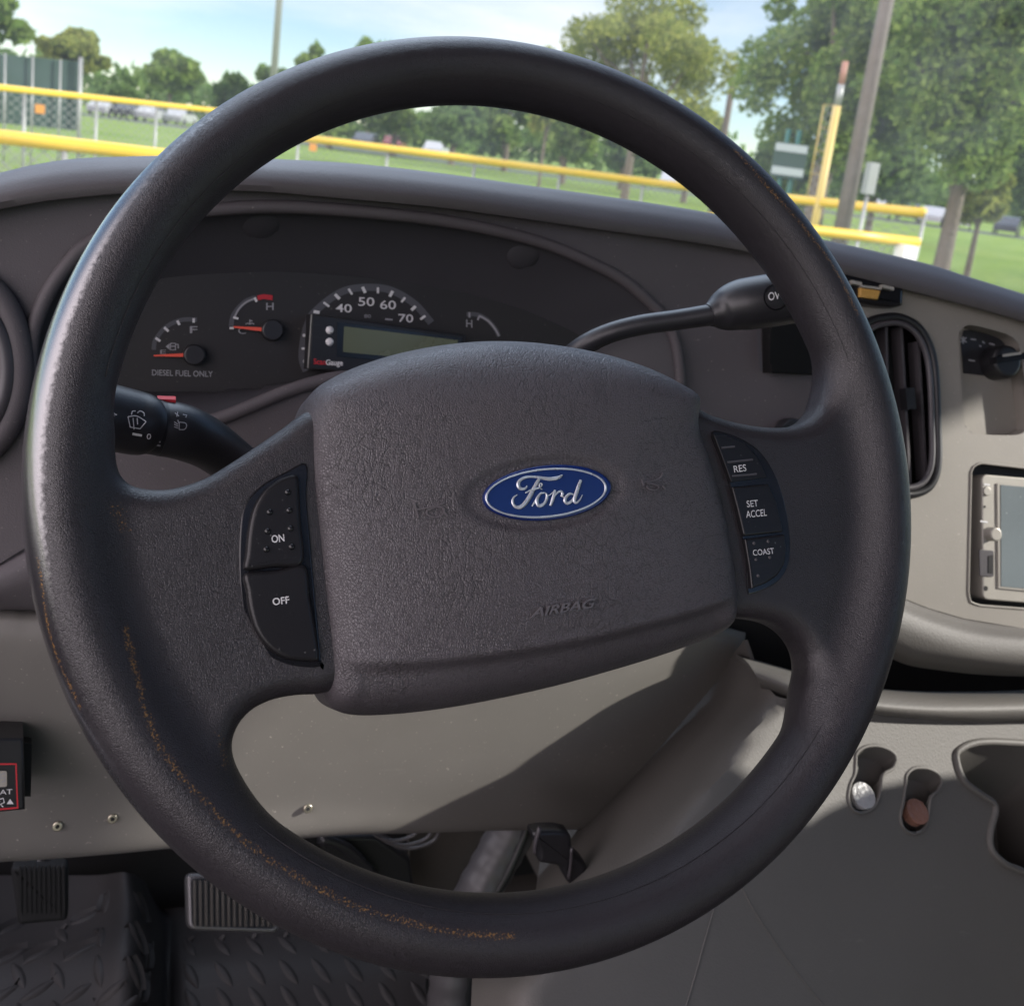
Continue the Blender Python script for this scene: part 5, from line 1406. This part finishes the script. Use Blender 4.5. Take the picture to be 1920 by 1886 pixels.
# ================================================================== cab shell round the driver (out of the picture, it shades the dash)
shell = thing('cab_roof', 'cab roof and pillars over the driver', 'cab roof', (0.3, -0.3, 2.3), kind='structure')
def quadplate(P, t=0.02):
    P = [np.asarray(p, float) for p in P]; n = nrm(np.cross(P[1] - P[0], P[2] - P[0]))
    return slab(P, n, t)
parts = [wbox(-0.80, 1.38, -1.05, 0.18, 2.33, 2.38)]                                   # roof
v, f = join(parts); mk('roof_liner', v, f, MT['dash_pad'], shell, smooth=False)
# passenger door: upper frame above the window, lower panel
v, f = quadplate([(1.32, -1.5, 2.33), (1.32, 0.19, 2.33), (1.32, 0.19, 1.93), (1.32, -0.17, 2.05), (1.32, -0.50, 2.17), (1.32, -1.5, 2.19)]); mk('window_frame', v, f, MT['dash_pad'], shell, smooth=False)
v, f = quadplate([(1.32, -1.5, 1.50), (1.32, 0.75, 1.50), (1.32, 0.75, 0.90), (1.32, -1.5, 0.90)]); mk('door_panel', v, f, MT['dash_pad'], shell, smooth=False)
v, f = quadplate([(-0.82, -1.5, 1.50), (-0.82, 0.75, 1.50), (-0.82, 0.75, 0.90), (-0.82, -1.5, 0.90)]); mk('door_panel', v, f, MT['dash_pad'], shell, smooth=False)
v, f = wbox(-0.82, 1.34, -1.5, 0.9, 0.84, 0.86); mk('cab_floor', v, f, MT['carpet'], shell, smooth=False)
st = thing('passenger_seat_blocker', 'unseen grey passenger seat added to shade the rim and console', 'seat', (0.85, -0.3, 0.9))  # unseen seat, added and sized to block the sun
v, f = slab(rrect((0.60, -0.60, 1.25), (1.12, -0.60, 1.25), (1.12, 0.0, 1.25), (0.60, 0.0, 1.25), 0.2), (0, 0, 1), 0.272, 0.05, 4); mk('cushion_blocker', v, f, MT['carpet'], st, sharp=60)
v, f = slab(rrect((0.60, -0.62, 1.4), (1.12, -0.62, 1.4), (1.12, -0.62, 2.14), (0.60, -0.62, 2.14), 0.2), (0, 1, 0), 0.32, 0.07, 4); mk('backrest_blocker', v, f, MT['carpet'], st, sharp=60)
v, f = slab(rrect((0.58, -0.34, 1.48), (0.65, -0.34, 1.48), (0.65, -0.045, 1.48), (0.58, -0.045, 1.48), 0.3), (0, 0, 1), 0.125, 0.02, 3); mk('armrest_blocker', v, f, MT['carpet'], st, sharp=60)  # added only to keep a sun patch off the engine cover

ds = thing('driver_seat_blocker', 'unseen grey driver seat added to cut the light from behind', 'seat', (0, -0.6, 0.9))  # unseen seat, added to block light from the rear
v, f = slab(rrect((-0.27, -0.75, 1.12), (0.27, -0.75, 1.12), (0.27, -0.22, 1.12), (-0.27, -0.22, 1.12), 0.2), (0, 0, 1), 0.16, 0.05, 4); mk('cushion_blocker', v, f, MT['carpet'], ds, sharp=60)
v, f = slab(rrect((-0.27, -0.86, 1.2), (0.27, -0.86, 1.2), (0.27, -0.86, 2.02), (-0.27, -0.86, 2.02), 0.2), (0, 1, 0), 0.15, 0.05, 4); mk('backrest_blocker', v, f, MT['carpet'], ds, sharp=60)

# windscreen: clear pane rising from the far edge of the dash top
def glass_mat():
    m = bpy.data.materials.new('windscreen glass'); m.use_nodes = True; nt = m.node_tree; nt.nodes.clear()
    o = N(nt, 'ShaderNodeOutputMaterial'); tr = N(nt, 'ShaderNodeBsdfTransparent'); gl = N(nt, 'ShaderNodeBsdfGlossy')
    tr.inputs['Color'].default_value = (0.97, 0.985, 0.975, 1); gl.inputs['Roughness'].default_value = 0.02
    fr = N(nt, 'ShaderNodeFresnel', i_IOR=1.2); mx = N(nt, 'ShaderNodeMixShader')
    nt.links.new(fr.outputs[0], mx.inputs[0]); nt.links.new(tr.outputs[0], mx.inputs[1]); nt.links.new(gl.outputs[0], mx.inputs[2])
    # a film of dust on the pane
    du = N(nt, 'ShaderNodeBsdfTranslucent'); du.inputs['Color'].default_value = (0.8, 0.82, 0.8, 1)
    m2 = N(nt, 'ShaderNodeMixShader'); sg = N(nt, 'ShaderNodeTexNoise', i_Scale=14.0, i_Detail=7.0, i_Roughness=0.7); sgr = N(nt, 'ShaderNodeMapRange'); stc = N(nt, 'ShaderNodeTexCoord')
    sgr.inputs['From Min'].default_value = 0.3; sgr.inputs['From Max'].default_value = 0.75; sgr.inputs['To Min'].default_value = 0.03; sgr.inputs['To Max'].default_value = 0.095
    nt.links.new(stc.outputs['Object'], sg.inputs['Vector']); nt.links.new(sg.outputs['Fac'], sgr.inputs['Value']); nt.links.new(sgr.outputs['Result'], m2.inputs[0])
    nt.links.new(mx.outputs[0], m2.inputs[1]); nt.links.new(du.outputs[0], m2.inputs[2])
    nt.links.new(m2.outputs[0], o.inputs['Surface'])
    return m
MT['glass'] = glass_mat()
ws = thing('windscreen', 'large clear windscreen above the dashboard with the park behind it', 'windscreen', (0.3, 0.75, 1.6))
wsr = []
for z, y0 in ((1.56, 0.80), (1.78, 0.62), (2.02, 0.42), (2.33, 0.19)):
    wsr.append([np.array([x, y0 + 0.05 * (1 - ((x - 0.3) / 1.1) ** 2), z]) for x in np.linspace(-0.80, 1.45, 7)])
o = patch('pane', wsr, MT['glass'], ws, 4, 4, thick=0)

# ================================================================== outside
GZ = 0.0
def hor_y(px):
    """photo row of the horizon at a column"""
    lo, hi = -3000, 3000
    for _ in range(50):
        m_ = (lo + hi) / 2
        if ray(px, m_)[2] > 0: lo = m_
        else: hi = m_
    return (lo + hi) / 2
def GP(px, D):
    """point on the ground under column px, D metres ahead of the camera"""
    d = ray(px, hor_y(px)); d = d / math.hypot(d[0], d[1])
    return np.array([CAM[0] + d[0] * D, CAM[1] + d[1] * D, GZ])
def up_px(px, py, D):
    """point seen at (px, py), D metres away on the ground plan"""
    d = ray(px, py); return CAM + d * (D / math.hypot(d[0], d[1]))

def grass_mat():
    m, nt, b, o = mat_new('park grass')
    tc = N(nt, 'ShaderNodeTexCoord'); a = N(nt, 'ShaderNodeTexNoise', i_Scale=0.16, i_Detail=6.0); c = N(nt, 'ShaderNodeTexNoise', i_Scale=3.5, i_Detail=6.0)
    nt.links.new(tc.outputs['Object'], a.inputs['Vector']); nt.links.new(tc.outputs['Object'], c.inputs['Vector'])
    mx = N(nt, 'ShaderNodeMix', data_type='RGBA'); mx.inputs['A'].default_value = (0.12, 0.20, 0.035, 1); mx.inputs['B'].default_value = (0.22, 0.29, 0.07, 1)
    ad = N(nt, 'ShaderNodeMath', operation='ADD'); nt.links.new(a.outputs['Fac'], ad.inputs[0]); nt.links.new(c.outputs['Fac'], ad.inputs[1])
    mr = N(nt, 'ShaderNodeMapRange'); mr.inputs['From Min'].default_value = 0.7; mr.inputs['From Max'].default_value = 1.3
    nt.links.new(ad.outputs[0], mr.inputs['Value']); nt.links.new(mr.outputs['Result'], mx.inputs['Factor']); nt.links.new(mx.outputs['Result'], b.inputs['Base Color'])
    b.inputs['Roughness'].default_value = 0.9; b.inputs['Specular IOR Level'].default_value = 0.1
    bp = N(nt, 'ShaderNodeBump', i_Strength=0.8, i_Distance=0.05); c2 = N(nt, 'ShaderNodeTexNoise', i_Scale=40.0, i_Detail=3.0)
    nt.links.new(tc.outputs['Object'], c2.inputs['Vector']); nt.links.new(c2.outputs['Fac'], bp.inputs['Height']); nt.links.new(bp.outputs['Normal'], b.inputs['Normal'])
    return m
MT['grass'] = grass_mat()
v, f = box((0, 400, -0.25), (1500, 0, 0), (0, 1500, 0), (0, 0, 0.25))
tag(mk('ground', v, f, MT['grass'], smooth=False), kind='structure')
MT['bounce_concrete'] = grained('pale concrete', (0.34, 0.315, 0.30), 0.9, scale=30, bump=0.3, dist=0.004, var=0.15)
v, f = box((-4, 0, 0.002), (16, 0, 0), (0, 7.5, 0), (0, 0, 0.004)); tag(mk('bounce_ground', v, f, MT['bounce_concrete'], smooth=False), kind='structure')  # unseen pale slab added to bounce sunlight into the cab
MT['asphalt'] = plain('asphalt', (0.055, 0.055, 0.057), 0.85)
# a parking strip across the far side of the park
a, b = GP(-200, 104), GP(2500, 100)
d_ = nrm(b - a); n2 = np.array([-d_[1], d_[0], 0])
v, f = box((a + b) / 2 + np.array([0, 0, 0.003]) + n2 * 2, d_ * np.linalg.norm(b - a) / 2, n2 * 4.5, (0, 0, 0.006)); tag(mk('road', v, f, MT['asphalt'], smooth=False), kind='structure')

def leaf_mat(name, c1, c2, tr=0.45):
    m = bpy.data.materials.new(name); m.use_nodes = True; nt = m.node_tree; nt.nodes.clear()
    o = N(nt, 'ShaderNodeOutputMaterial'); df = N(nt, 'ShaderNodeBsdfDiffuse'); tl = N(nt, 'ShaderNodeBsdfTranslucent'); mx = N(nt, 'ShaderNodeMixShader')
    gi = N(nt, 'ShaderNodeNewGeometry'); cm = N(nt, 'ShaderNodeMix', data_type='RGBA')
    cm.inputs['A'].default_value = (*c1, 1); cm.inputs['B'].default_value = (*c2, 1)
    nt.links.new(gi.outputs['Random Per Island'], cm.inputs['Factor'])
    nt.links.new(cm.outputs['Result'], df.inputs['Color']); nt.links.new(cm.outputs['Result'], tl.inputs['Color'])
    mx.inputs[0].default_value = tr
    nt.links.new(df.outputs[0], mx.inputs[1]); nt.links.new(tl.outputs[0], mx.inputs[2]); nt.links.new(mx.outputs[0], o.inputs['Surface'])
    return m
MT['leaf'] = leaf_mat('green leaves', (0.12, 0.20, 0.045), (0.25, 0.33, 0.09))
MT['leaf_y'] = leaf_mat('olive leaves', (0.16, 0.20, 0.045), (0.33, 0.35, 0.09))
MT['leaf_d'] = leaf_mat('dark leaves', (0.085, 0.145, 0.045), (0.17, 0.25, 0.08))
MT['bark'] = grained('bark', (0.13, 0.105, 0.08), 0.9, scale=9, bump=0.7, dist=0.03)
MT['pole'] = grained('weathered pole wood', (0.15, 0.13, 0.115), 0.85, scale=14, bump=0.4, dist=0.01)
MT['yellow'] = plain('yellow fence cap', (0.64, 0.43, 0.025), 0.4)
MT['galv'] = plain('galvanised steel', (0.30, 0.31, 0.30), 0.45, metal=0.4)
MT['greenp'] = grained('dark green windscreen cloth', (0.030, 0.062, 0.050), 0.8, scale=30, bump=0.2, dist=0.01)
MT['greenf'] = plain('green paint', (0.02, 0.11, 0.085), 0.5)
MT['whitep'] = plain('white paint', (0.72, 0.72, 0.70), 0.5)
MT['orange'] = plain('orange sign', (0.60, 0.25, 0.04), 0.5)
MT['carw'] = plain('white car paint', (0.36, 0.37, 0.38), 0.25)
MT['card'] = plain('dark car paint', (0.06, 0.065, 0.075), 0.22)
MT['carr'] = plain('red car paint', (0.14, 0.035, 0.03), 0.25)
MT['carg'] = plain('car glass', (0.02, 0.025, 0.03), 0.08)
MT['tyre'] = plain('tyre rubber', (0.02, 0.02, 0.02), 0.8)

def leaves(blobs, n, size, flat=0.6):
    """leaf clumps spread through a list of (centre, radii)"""
    w = np.array([np.prod(b[1]) ** 0.67 for b in blobs]); w /= w.sum()
    k = RNG.choice(len(blobs), n, p=w)
    C = np.array([b[0] for b in blobs])[k]; R = np.array([b[1] for b in blobs])[k]
    d = RNG.normal(size=(n, 3)); d /= np.linalg.norm(d, axis=1)[:, None]
    rr = RNG.uniform(0.25, 1.0, n) ** 0.6
    P = C + d * rr[:, None] * R
    a = RNG.normal(size=(n, 3)); a /= np.linalg.norm(a, axis=1)[:, None]
    b = np.cross(a, RNG.normal(size=(n, 3))); b /= np.linalg.norm(b, axis=1)[:, None]
    s = size * RNG.uniform(0.6, 1.5, n)[:, None]
    V = np.stack([P - a * s, P + b * s * flat, P + a * s, P - b * s * flat], 1).reshape(-1, 3)
    F = np.arange(4 * n).reshape(-1, 4)
    return V, F.tolist()

def tree(px, D, top_py, half_px, label, group, leaf='leaf', n=5000, lsize=0.16, trunk_px=None, base_frac=0.30, nb=14, lean=0.0, base_py=None, squash=1.0, bs=(0.24, 0.46)):
    base = GP(px, D)
    top = up_px(px, top_py, D)
    H = top[2] - GZ
    Rr = half_px / FPX * D
    t = thing('tree', label, 'tree', base, group)
    cz = GZ + H * (base_frac + (1 - base_frac) / 2); hz = H * (1 - base_frac) / 2
    blobs = []
    for i in range(nb):
        while True:
            q = RNG.uniform(-1, 1, 3)
            if np.linalg.norm(q) < 1: break
        r_ = RNG.uniform(*bs)
        c = base + np.array([q[0] * Rr * (1 - r_ * 0.8), q[1] * Rr * (1 - r_ * 0.8), 0]); c[2] = cz + q[2] * hz * (1 - r_ * 0.8)
        c[0] += lean * (c[2] - GZ)
        blobs.append((c, np.array([Rr * r_, Rr * r_, max(hz * r_ * 0.8, Rr * r_ * 0.5) * squash])))
    V, F = leaves(blobs, n, lsize)
    mk('crown', V, F, MT[leaf], t, smooth=False)
    tw = (trunk_px or max(6, half_px * 0.09)) / FPX * D / 2
    pth = [base + np.array([0, 0, -0.2]), base + np.array([0.02 * H * lean, 0, H * 0.2]), base + np.array([lean * H * .4, 0, H * 0.45]), base + np.array([lean * H * .7, 0, H * 0.75])]
    v1 = [tube(cr(pth, 5), np.interp(np.linspace(0, 1, 16), [0, 0.08, 0.6, 1], [tw * 1.35, tw, tw * 0.7, tw * 0.2]), 10)]
    for b in blobs[:7]:
        s = base + np.array([lean * H * .3, 0, H * RNG.uniform(base_frac * 0.8, 0.5)])
        mid = (s + b[0]) / 2 + np.array([0, 0, 0.05 * H])
        v1.append(tube(cr([s, mid, b[0]], 4), np.linspace(tw * 0.45, tw * 0.1, 9), 7))
    v, f = join(v1); mk('trunk', v, f, MT['bark'], t)
    return t

G1 = 'trees across the park'
tree(-30, 90, -40, 75, 'green tree at the far left edge, cut by the picture border', G1, n=3500, lsize=0.44)
tree(128, 120, 45, 66, 'pale round tree behind the dark green backstop screen', G1, 'leaf_y', n=5000, lsize=0.40, nb=18)
tree(318, 116, 93, 55, 'single round tree left of the upper rim', G1, 'leaf', n=3800, lsize=0.44)
tree(230, 150, 150, 45, 'low dark bushy tree between the pale tree and the single round tree', G1, 'leaf_d', n=1800, lsize=0.52, base_frac=0.1)
tree(420, 120, 130, 50, 'dark tree left of the light pole, beside the rim', G1, 'leaf_d', n=2600, lsize=0.48, base_frac=0.1)
tree(500, 124, 112, 50, 'dark tree directly behind the left light pole', G1, 'leaf_d', n=2600, lsize=0.48, base_frac=0.1)
tree(580, 116, 75, 45, 'green tree just right of the left light pole', G1, 'leaf', n=2600, lsize=0.44)
tree(690, 112, 58, 55, 'tree with its tip just above the rim top', G1, 'leaf', n=2600, lsize=0.44)
tree(1018, 52, 55, 60, 'tree with a flat top left of the tall olive tree', G1, 'leaf_y', n=2600, lsize=0.20)
tree(1180, 40, -90, 185, 'tall olive tree right of the rim top', G1, 'leaf_y', n=15000, lsize=0.095, nb=56, bs=(0.15, 0.33), base_frac=0.22)
for i, (px, D, top, hw, lf) in enumerate([(620, 80, 150, 70, 'leaf'), (740, 84, 130, 75, 'leaf'), (850, 78, 150, 70, 'leaf_d'), (950, 80, 140, 75, 'leaf'), (1060, 66, 160, 80, 'leaf'), (1170, 70, 150, 70, 'leaf_d'), (1290, 60, 170, 70, 'leaf_y')]):
    tree(px, D, top, hw, ['bushy tree at the left end of the row inside the rim', 'bushy tree second in the row inside the rim', 'dark bushy tree left of the middle of the row inside the rim', 'bushy tree in the middle of the row inside the rim', 'bright bushy tree right of the middle of the row inside the rim', 'dark bushy tree in the row under the tall olive tree', 'olive bushy tree at the right end of the row inside the rim'][i],
         'row of trees inside the rim', lf, n=3500, lsize=0.32, base_frac=0.12, trunk_px=12)
tree(1535, 27, -160, 190, 'large loose tree behind the foul pole', 'large trees on the right', 'leaf', n=30000, lsize=0.08, nb=80, bs=(0.13, 0.30), base_frac=0.2, trunk_px=40)
tree(1790, 24, -220, 230, 'large loose tree right of the utility pole, cut by the top border', 'large trees on the right', 'leaf', n=30000, lsize=0.08, nb=90, bs=(0.12, 0.28), base_frac=0.22, trunk_px=30)
tree(1960, 33, 60, 130, 'green tree at the far right edge of the picture', 'large trees on the right', 'leaf_d', n=6000, lsize=0.16, nb=20, base_frac=0.15)
tree(1480, 45, 215, 80, 'low dark tree behind the scoreboard', 'large trees on the right', 'leaf_d', n=4000, lsize=0.18, base_frac=0.08)
tree(1640, 48, 130, 150, 'dark tree low behind the utility pole', 'large trees on the right', 'leaf_d', n=5000, lsize=0.18, base_frac=0.08)
tree(1840, 27.5, 280, 62, 'young tree with thin trunk on the grass at the right', 'large trees on the right', 'leaf_y', n=1500, lsize=0.11, base_frac=0.33, trunk_px=12)
# the far wood that closes the view
bl = []
for px in np.arange(-150, 2600, 55):
    D = RNG.uniform(165, 185); p = GP(px, D); h = RNG.uniform(4.5, 8.5); bl.append((p + np.array([0, 0, h * 0.5]), np.array([6, 6, h * 0.55])))
v, f = leaves(bl, 9000, 0.8); tag(mk('treeline', v, f, MT['leaf_d'], smooth=False), 'dark band of far trees along the horizon', 'treeline', kind='stuff')

# fences: yellow capped rail on posts with chain link between
def link_mat():
    m = bpy.data.materials.new('chain link'); m.use_nodes = True; nt = m.node_tree; nt.nodes.clear()
    o = N(nt, 'ShaderNodeOutputMaterial'); tr = N(nt, 'ShaderNodeBsdfTransparent'); df = N(nt, 'ShaderNodeBsdfDiffuse'); mx = N(nt, 'ShaderNodeMixShader')
    df.inputs['Color'].default_value = (0.20, 0.21, 0.20, 1)
    tc = N(nt, 'ShaderNodeTexCoord'); res = []
    for rot in (0.785, -0.785):
        mp = N(nt, 'ShaderNodeMapping'); mp.inputs['Rotation'].default_value = (0, rot, 0)
        wv = N(nt, 'ShaderNodeTexWave', i_Scale=3.2); wv.wave_type = 'BANDS'; wv.bands_direction = 'X'
        nt.links.new(tc.outputs['Object'], mp.inputs['Vector']); nt.links.new(mp.outputs['Vector'], wv.inputs['Vector'])
        gt = N(nt, 'ShaderNodeMath', operation='GREATER_THAN'); gt.inputs[1].default_value = 0.984; nt.links.new(wv.outputs['Fac'], gt.inputs[0]); res.append(gt)
    mxm = N(nt, 'ShaderNodeMath', operation='MAXIMUM'); nt.links.new(res[0].outputs[0], mxm.inputs[0]); nt.links.new(res[1].outputs[0], mxm.inputs[1])
    nt.links.new(mxm.outputs[0], mx.inputs[0]); nt.links.new(tr.outputs[0], mx.inputs[1]); nt.links.new(df.outputs[0], mx.inputs[2]); nt.links.new(mx.outputs[0], o.inputs['Surface'])
    return m
MT['link'] = link_mat()
def fence(label, A, B, rail_r, step, h0=None, mesh=True, off=0.0):
    """A, B: rail ends (world); posts every step metres"""
    A, B = np.asarray(A, float), np.asarray(B, float)
    t = thing('fence', label, 'fence', np.array([A[0], A[1], GZ]), 'yellow capped fences')
    v, f = tube([A * (1 - u) + B * u for u in np.linspace(0, 1, 12)], rail_r, 14); mk('top_rail', v, f, MT['yellow'], t)
    L = np.linalg.norm((B - A)[:2]); k = max(2, int(L / step))
    for i in range(k + 1):
        p = A + (B - A) * ((i + off) / k if (i + off) <= k else 1.0)
        v, f = tube([[p[0], p[1], GZ - 0.1], [p[0], p[1], p[2]]], 0.027, 10); mk('post', v, f, MT['galv'], t)
    if mesh:
        V = np.array([[A[0], A[1], GZ + 0.03], [B[0], B[1], GZ + 0.03], B, A]); o = mk('chain_link', V, [(0, 1, 2, 3)], MT['link'], t, smooth=False)
    return t
fence('near fence with thick yellow cap, crossing low behind the dashboard', up_px(-120, 243, 9.3), up_px(1720, 455, 12.6), 0.058, 2.6, off=0.28)
fence('far yellow capped fence on the left in front of the backstop', up_px(-120, 152, 17), up_px(470, 215, 24), 0.052, 1.7)
fence('yellow capped fence seen through the opening of the rim', up_px(560, 258, 21), up_px(1360, 360, 22), 0.075, 1.6)
fence('yellow capped fence with foul pole at the right end', up_px(1440, 369, 18), up_px(1735, 400, 17), 0.075, 1.45)

# dark green backstop screen at the left
bs = thing('backstop_screen', 'tall dark green cloth screen on posts behind the left fence', 'screen', GP(75, 26))
A0, A1, B1, B0 = up_px(-60, 96, 26), up_px(150, 116, 26), up_px(146, 246, 26), up_px(-60, 226, 26)
v, f = slab([A0, A1, B1, B0], nrm(np.cross(A1 - A0, B0 - A0)), 0.01); mk('cloth', v, f, MT['greenp'], bs, smooth=False)
for px, y0 in ((10, 100), (62, 106), (114, 112), (152, 108)):
    a = up_px(px, y0, 25.9); v, f = tube([[a[0], a[1], GZ], a], 0.022 if px < 150 else 0.045, 10); mk('post', v, f, MT['galv'], bs)
for px, py, lab in ((75, 205, 'small orange sign hanging on the left far fence'), (587, 277, 'small orange sign on the fence inside the rim')):
    c = up_px(px, py, 20 if px > 300 else 18.0); s = 6.8 / FPX * 19
    t = thing('orange_sign', lab, 'sign', c, 'orange signs on the fences')
    dn = nrm(CAM - c); u_, v_, n_ = frame_of(dn)
    v, f = slab([c - u_ * s - v_ * s, c + u_ * s - v_ * s, c + u_ * s + v_ * s, c - u_ * s + v_ * s], n_, 0.01); mk('plate', v, f, MT['orange'], t, smooth=False)

# light pole at the left, utility poles at the right
t = thing('light_pole', 'thin dark light pole on the left against the sky', 'pole', GP(508, 38))
b = GP(508, 38); v, f = tube([b, b + np.array([0, 0, 14])], [0.13, 0.10], 12); mk('pole_shaft', v, f, MT['galv'], t)
t = thing('utility_pole', 'thick grey wooden utility pole at the right with a pale box', 'pole', GP(1592, 14.5))
b = GP(1592, 14.5); v, f = tube([b, b + np.array([0, 0, 4]), b + np.array([0, 0, 10])], [0.115, 0.092, 0.060], 18); mk('pole_shaft', v, f, MT['pole'], t)
c = up_px(1632, 335, 14.2); v, f = wbox(c[0] - .07, c[0] + .07, c[1] - .05, c[1] + .05, c[2] - .20, c[2] + .20); mk('meter_box', v, f, MT['galv'], t, smooth=False)
v, f = tube([c + np.array([0, 0, -.2]), [c[0], c[1], GZ]], 0.022, 8); mk('conduit', v, f, MT['galv'], t)
t = thing('utility_pole', 'thin dark utility pole in the gap between the tall trees', 'pole', GP(1345, 45))
b = GP(1345, 45); a = up_px(1356, 148, 45); v, f = tube([b, [b[0], b[1], a[2]]], 0.14, 10); mk('pole_shaft', v, f, MT['bark'], t)

# foul pole with its wing of mesh
t = thing('foul_pole', 'yellow foul pole with a narrow mesh wing behind the right fence', 'foul pole', GP(1540, 17.6))
b = GP(1540, 17.6); tp = up_px(1577, 200, 17.6); h = tp[2]
MT['fade'] = plain('faded yellow paint', (0.55, 0.42, 0.13), 0.5)
v, f = tube([b, [b[0], b[1], h]], 0.062, 12); mk('mast', v, f, MT['fade'], t)
wl_ = up_px(1567, 202, 17.6); wdir = nrm(np.array([wl_[0] - tp[0], wl_[1] - tp[1], 0])); wid = 0.20
z0 = up_px(1534, 370, 17.6)[2]
V = np.array([[b[0], b[1], z0], np.array([b[0], b[1], z0]) + wdir * wid, np.array([b[0], b[1], h]) + wdir * wid, [b[0], b[1], h]])
mk('wing_mesh', V, [(0, 1, 2, 3)], MT['link'], t, smooth=False)
q = np.array([b[0], b[1], 0]) + wdir * wid
v, f = join([tube([[q[0], q[1], z0], [q[0], q[1], h]], 0.011, 8)] + [tube([[b[0], b[1], z], [q[0], q[1], z]], 0.005, 6) for z in np.linspace(z0, h, 5)]); mk('wing_frame', v, f, MT['fade'], t)
v, f = tube([[b[0], b[1], h], [b[0], b[1], h + .33]], 0.055, 10); mk('upper_band', v, f, MT['galv'], t)
v, f = tube([[b[0], b[1], h + .33], [b[0], b[1], h + .68]], 0.05, 10); mk('top_band', v, f, plain('faded red band', (0.34, 0.17, 0.12), 0.6), t)

# scoreboard
MT['strip'] = plain('pale strip', (0.34, 0.40, 0.41), 0.5)
sb = thing('scoreboard', 'small green scoreboard with two white strips beside the foul pole', 'scoreboard', GP(1478, 22))
c = up_px(1480, 302, 22); rt = nrm(up_px(1600, 317, 22) - up_px(1400, 291, 22)); upv = np.array([0, 0, 1.0]); nb_ = nrm(np.cross(rt, upv))
nb_ = nb_ if nb_ @ (CAM - c) > 0 else -nb_
w_, h_ = 29 / FPX * 22, 30 / FPX * 22
P4 = lambda a, b, k=0: c + rt * w_ * a + upv * h_ * b + nb_ * k
v, f = slab([P4(-1, -1), P4(1, -1), P4(1, 1), P4(-1, 1)], nb_, 0.08); mk('board', v, f, MT['greenp'], sb, smooth=False)
for y in (0.72, -0.62):
    v, f = slab([P4(-.95, y - .22, .082), P4(.95, y - .22, .082), P4(.95, y + .22, .082), P4(-.95, y + .22, .082)], nb_, 0.01); mk('white_strip', v, f, MT['strip'], sb, smooth=False)
for x in (-.35, .3):
    a = P4(x, 1.8, -.05); v, f = tube([a, [a[0], a[1], GZ]], 0.05, 8); mk('leg', v, f, MT['greenf'], sb)

# white post block at the end of the near fence
c = up_px(1696, 478, 12.4)
t = thing('end_block', 'white block under the right end of the near yellow rail', 'block', np.array([c[0], c[1], 0]))
v, f = wbox(c[0] - .085, c[0] + .085, c[1] - .085, c[1] + .085, GZ, up_px(1696, 459, 12.4)[2]); mk('block_body', v, f, MT['whitep'], t, smooth=False)

# parked cars along the far strip
def make_car(mat):
    t = thing('parked_car', 'car', 'car', (0, 0, 0), 'cars parked across the park')
    prof = [(-2.1, .35), (-2.15, .75), (-1.95, .95), (-1.35, 1.02), (-.85, 1.45), (.55, 1.5), (1.35, 1.02), (2.0, .9), (2.15, .7), (2.1, .35)]
    def ext(pr, y0, y1):
        k = len(pr); V = [(x, y0, z) for x, z in pr] + [(x, y1, z) for x, z in pr]
        return np.array(V), [tuple(range(k)), tuple(reversed(range(k, 2 * k)))] + [(i, i + k, (i + 1) % k + k, (i + 1) % k) for i in range(k)]
    v, f = ext(prof, -.85, .85); mk('body', v, f, mat, t, smooth=False)
    v, f = ext([(-1.2, 1.05), (-.8, 1.40), (.5, 1.44), (1.2, 1.05)], -.856, .856); mk('window', v, f, MT['carg'], t, smooth=False)
    for x in (-1.35, 1.35):
        for y in (-.78, .78):
            v, f = disc((x, y - (.1 if y < 0 else -.1) * 0, .33), (0, 1 if y > 0 else -1, 0), .33, .1, .03, 20); w_ = mk('wheel', v, f, MT['tyre'], t)
    return t
protos = {}
def place_car(px, D, mk_, lab, rot):
    if mk_ not in protos: protos[mk_] = make_car(MT[mk_]); o = protos[mk_]
    else:
        src = protos[mk_]; o = src.copy(); COL.objects.link(o)
        for ch in src.children:
            c = ch.copy(); COL.objects.link(c); c.parent = o
    p = GP(px, D); o.location = p; o.rotation_euler = (0, 0, rot); o['label'] = lab
for a in [(200, 100, 'carw', 'white parked car seen through the left fence, nearest the backstop', 1.2), (246, 100, 'card', 'dark parked car seen through the left fence', 1.25), (284, 100, 'carw', 'white parked car beside the dark one on the left', 1.3),
          (340, 102, 'carw', 'white parked car nearest the rim on the left', 1.2), (690, 98, 'card', 'dark parked car low inside the rim opening, on its left', 1.1), (742, 98, 'carr', 'red parked car low inside the rim opening', 1.2), (820, 98, 'carw', 'white parked car low in the middle of the rim opening', 1.1),
          (1262, 96, 'carw', 'white parked car at the right end of the rim opening', 1.0), (1450, 96, 'carw', 'white parked car under the scoreboard', 1.0), (1512, 96, 'card', 'dark parked car behind the foul pole', 0.9), (1655, 94, 'carw', 'white parked car right of the utility pole', 0.9), (1708, 94, 'card', 'dark parked car near the right fence end', 0.8),
          (1757, 92, 'carw', 'white parked car just right of the fence end', 0.7), (1806, 92, 'carw', 'white parked car at the far right beside the young tree', 0.8), (1895, 92, 'card', 'dark parked car at the right border of the picture', 0.7)]:
    place_car(*a)
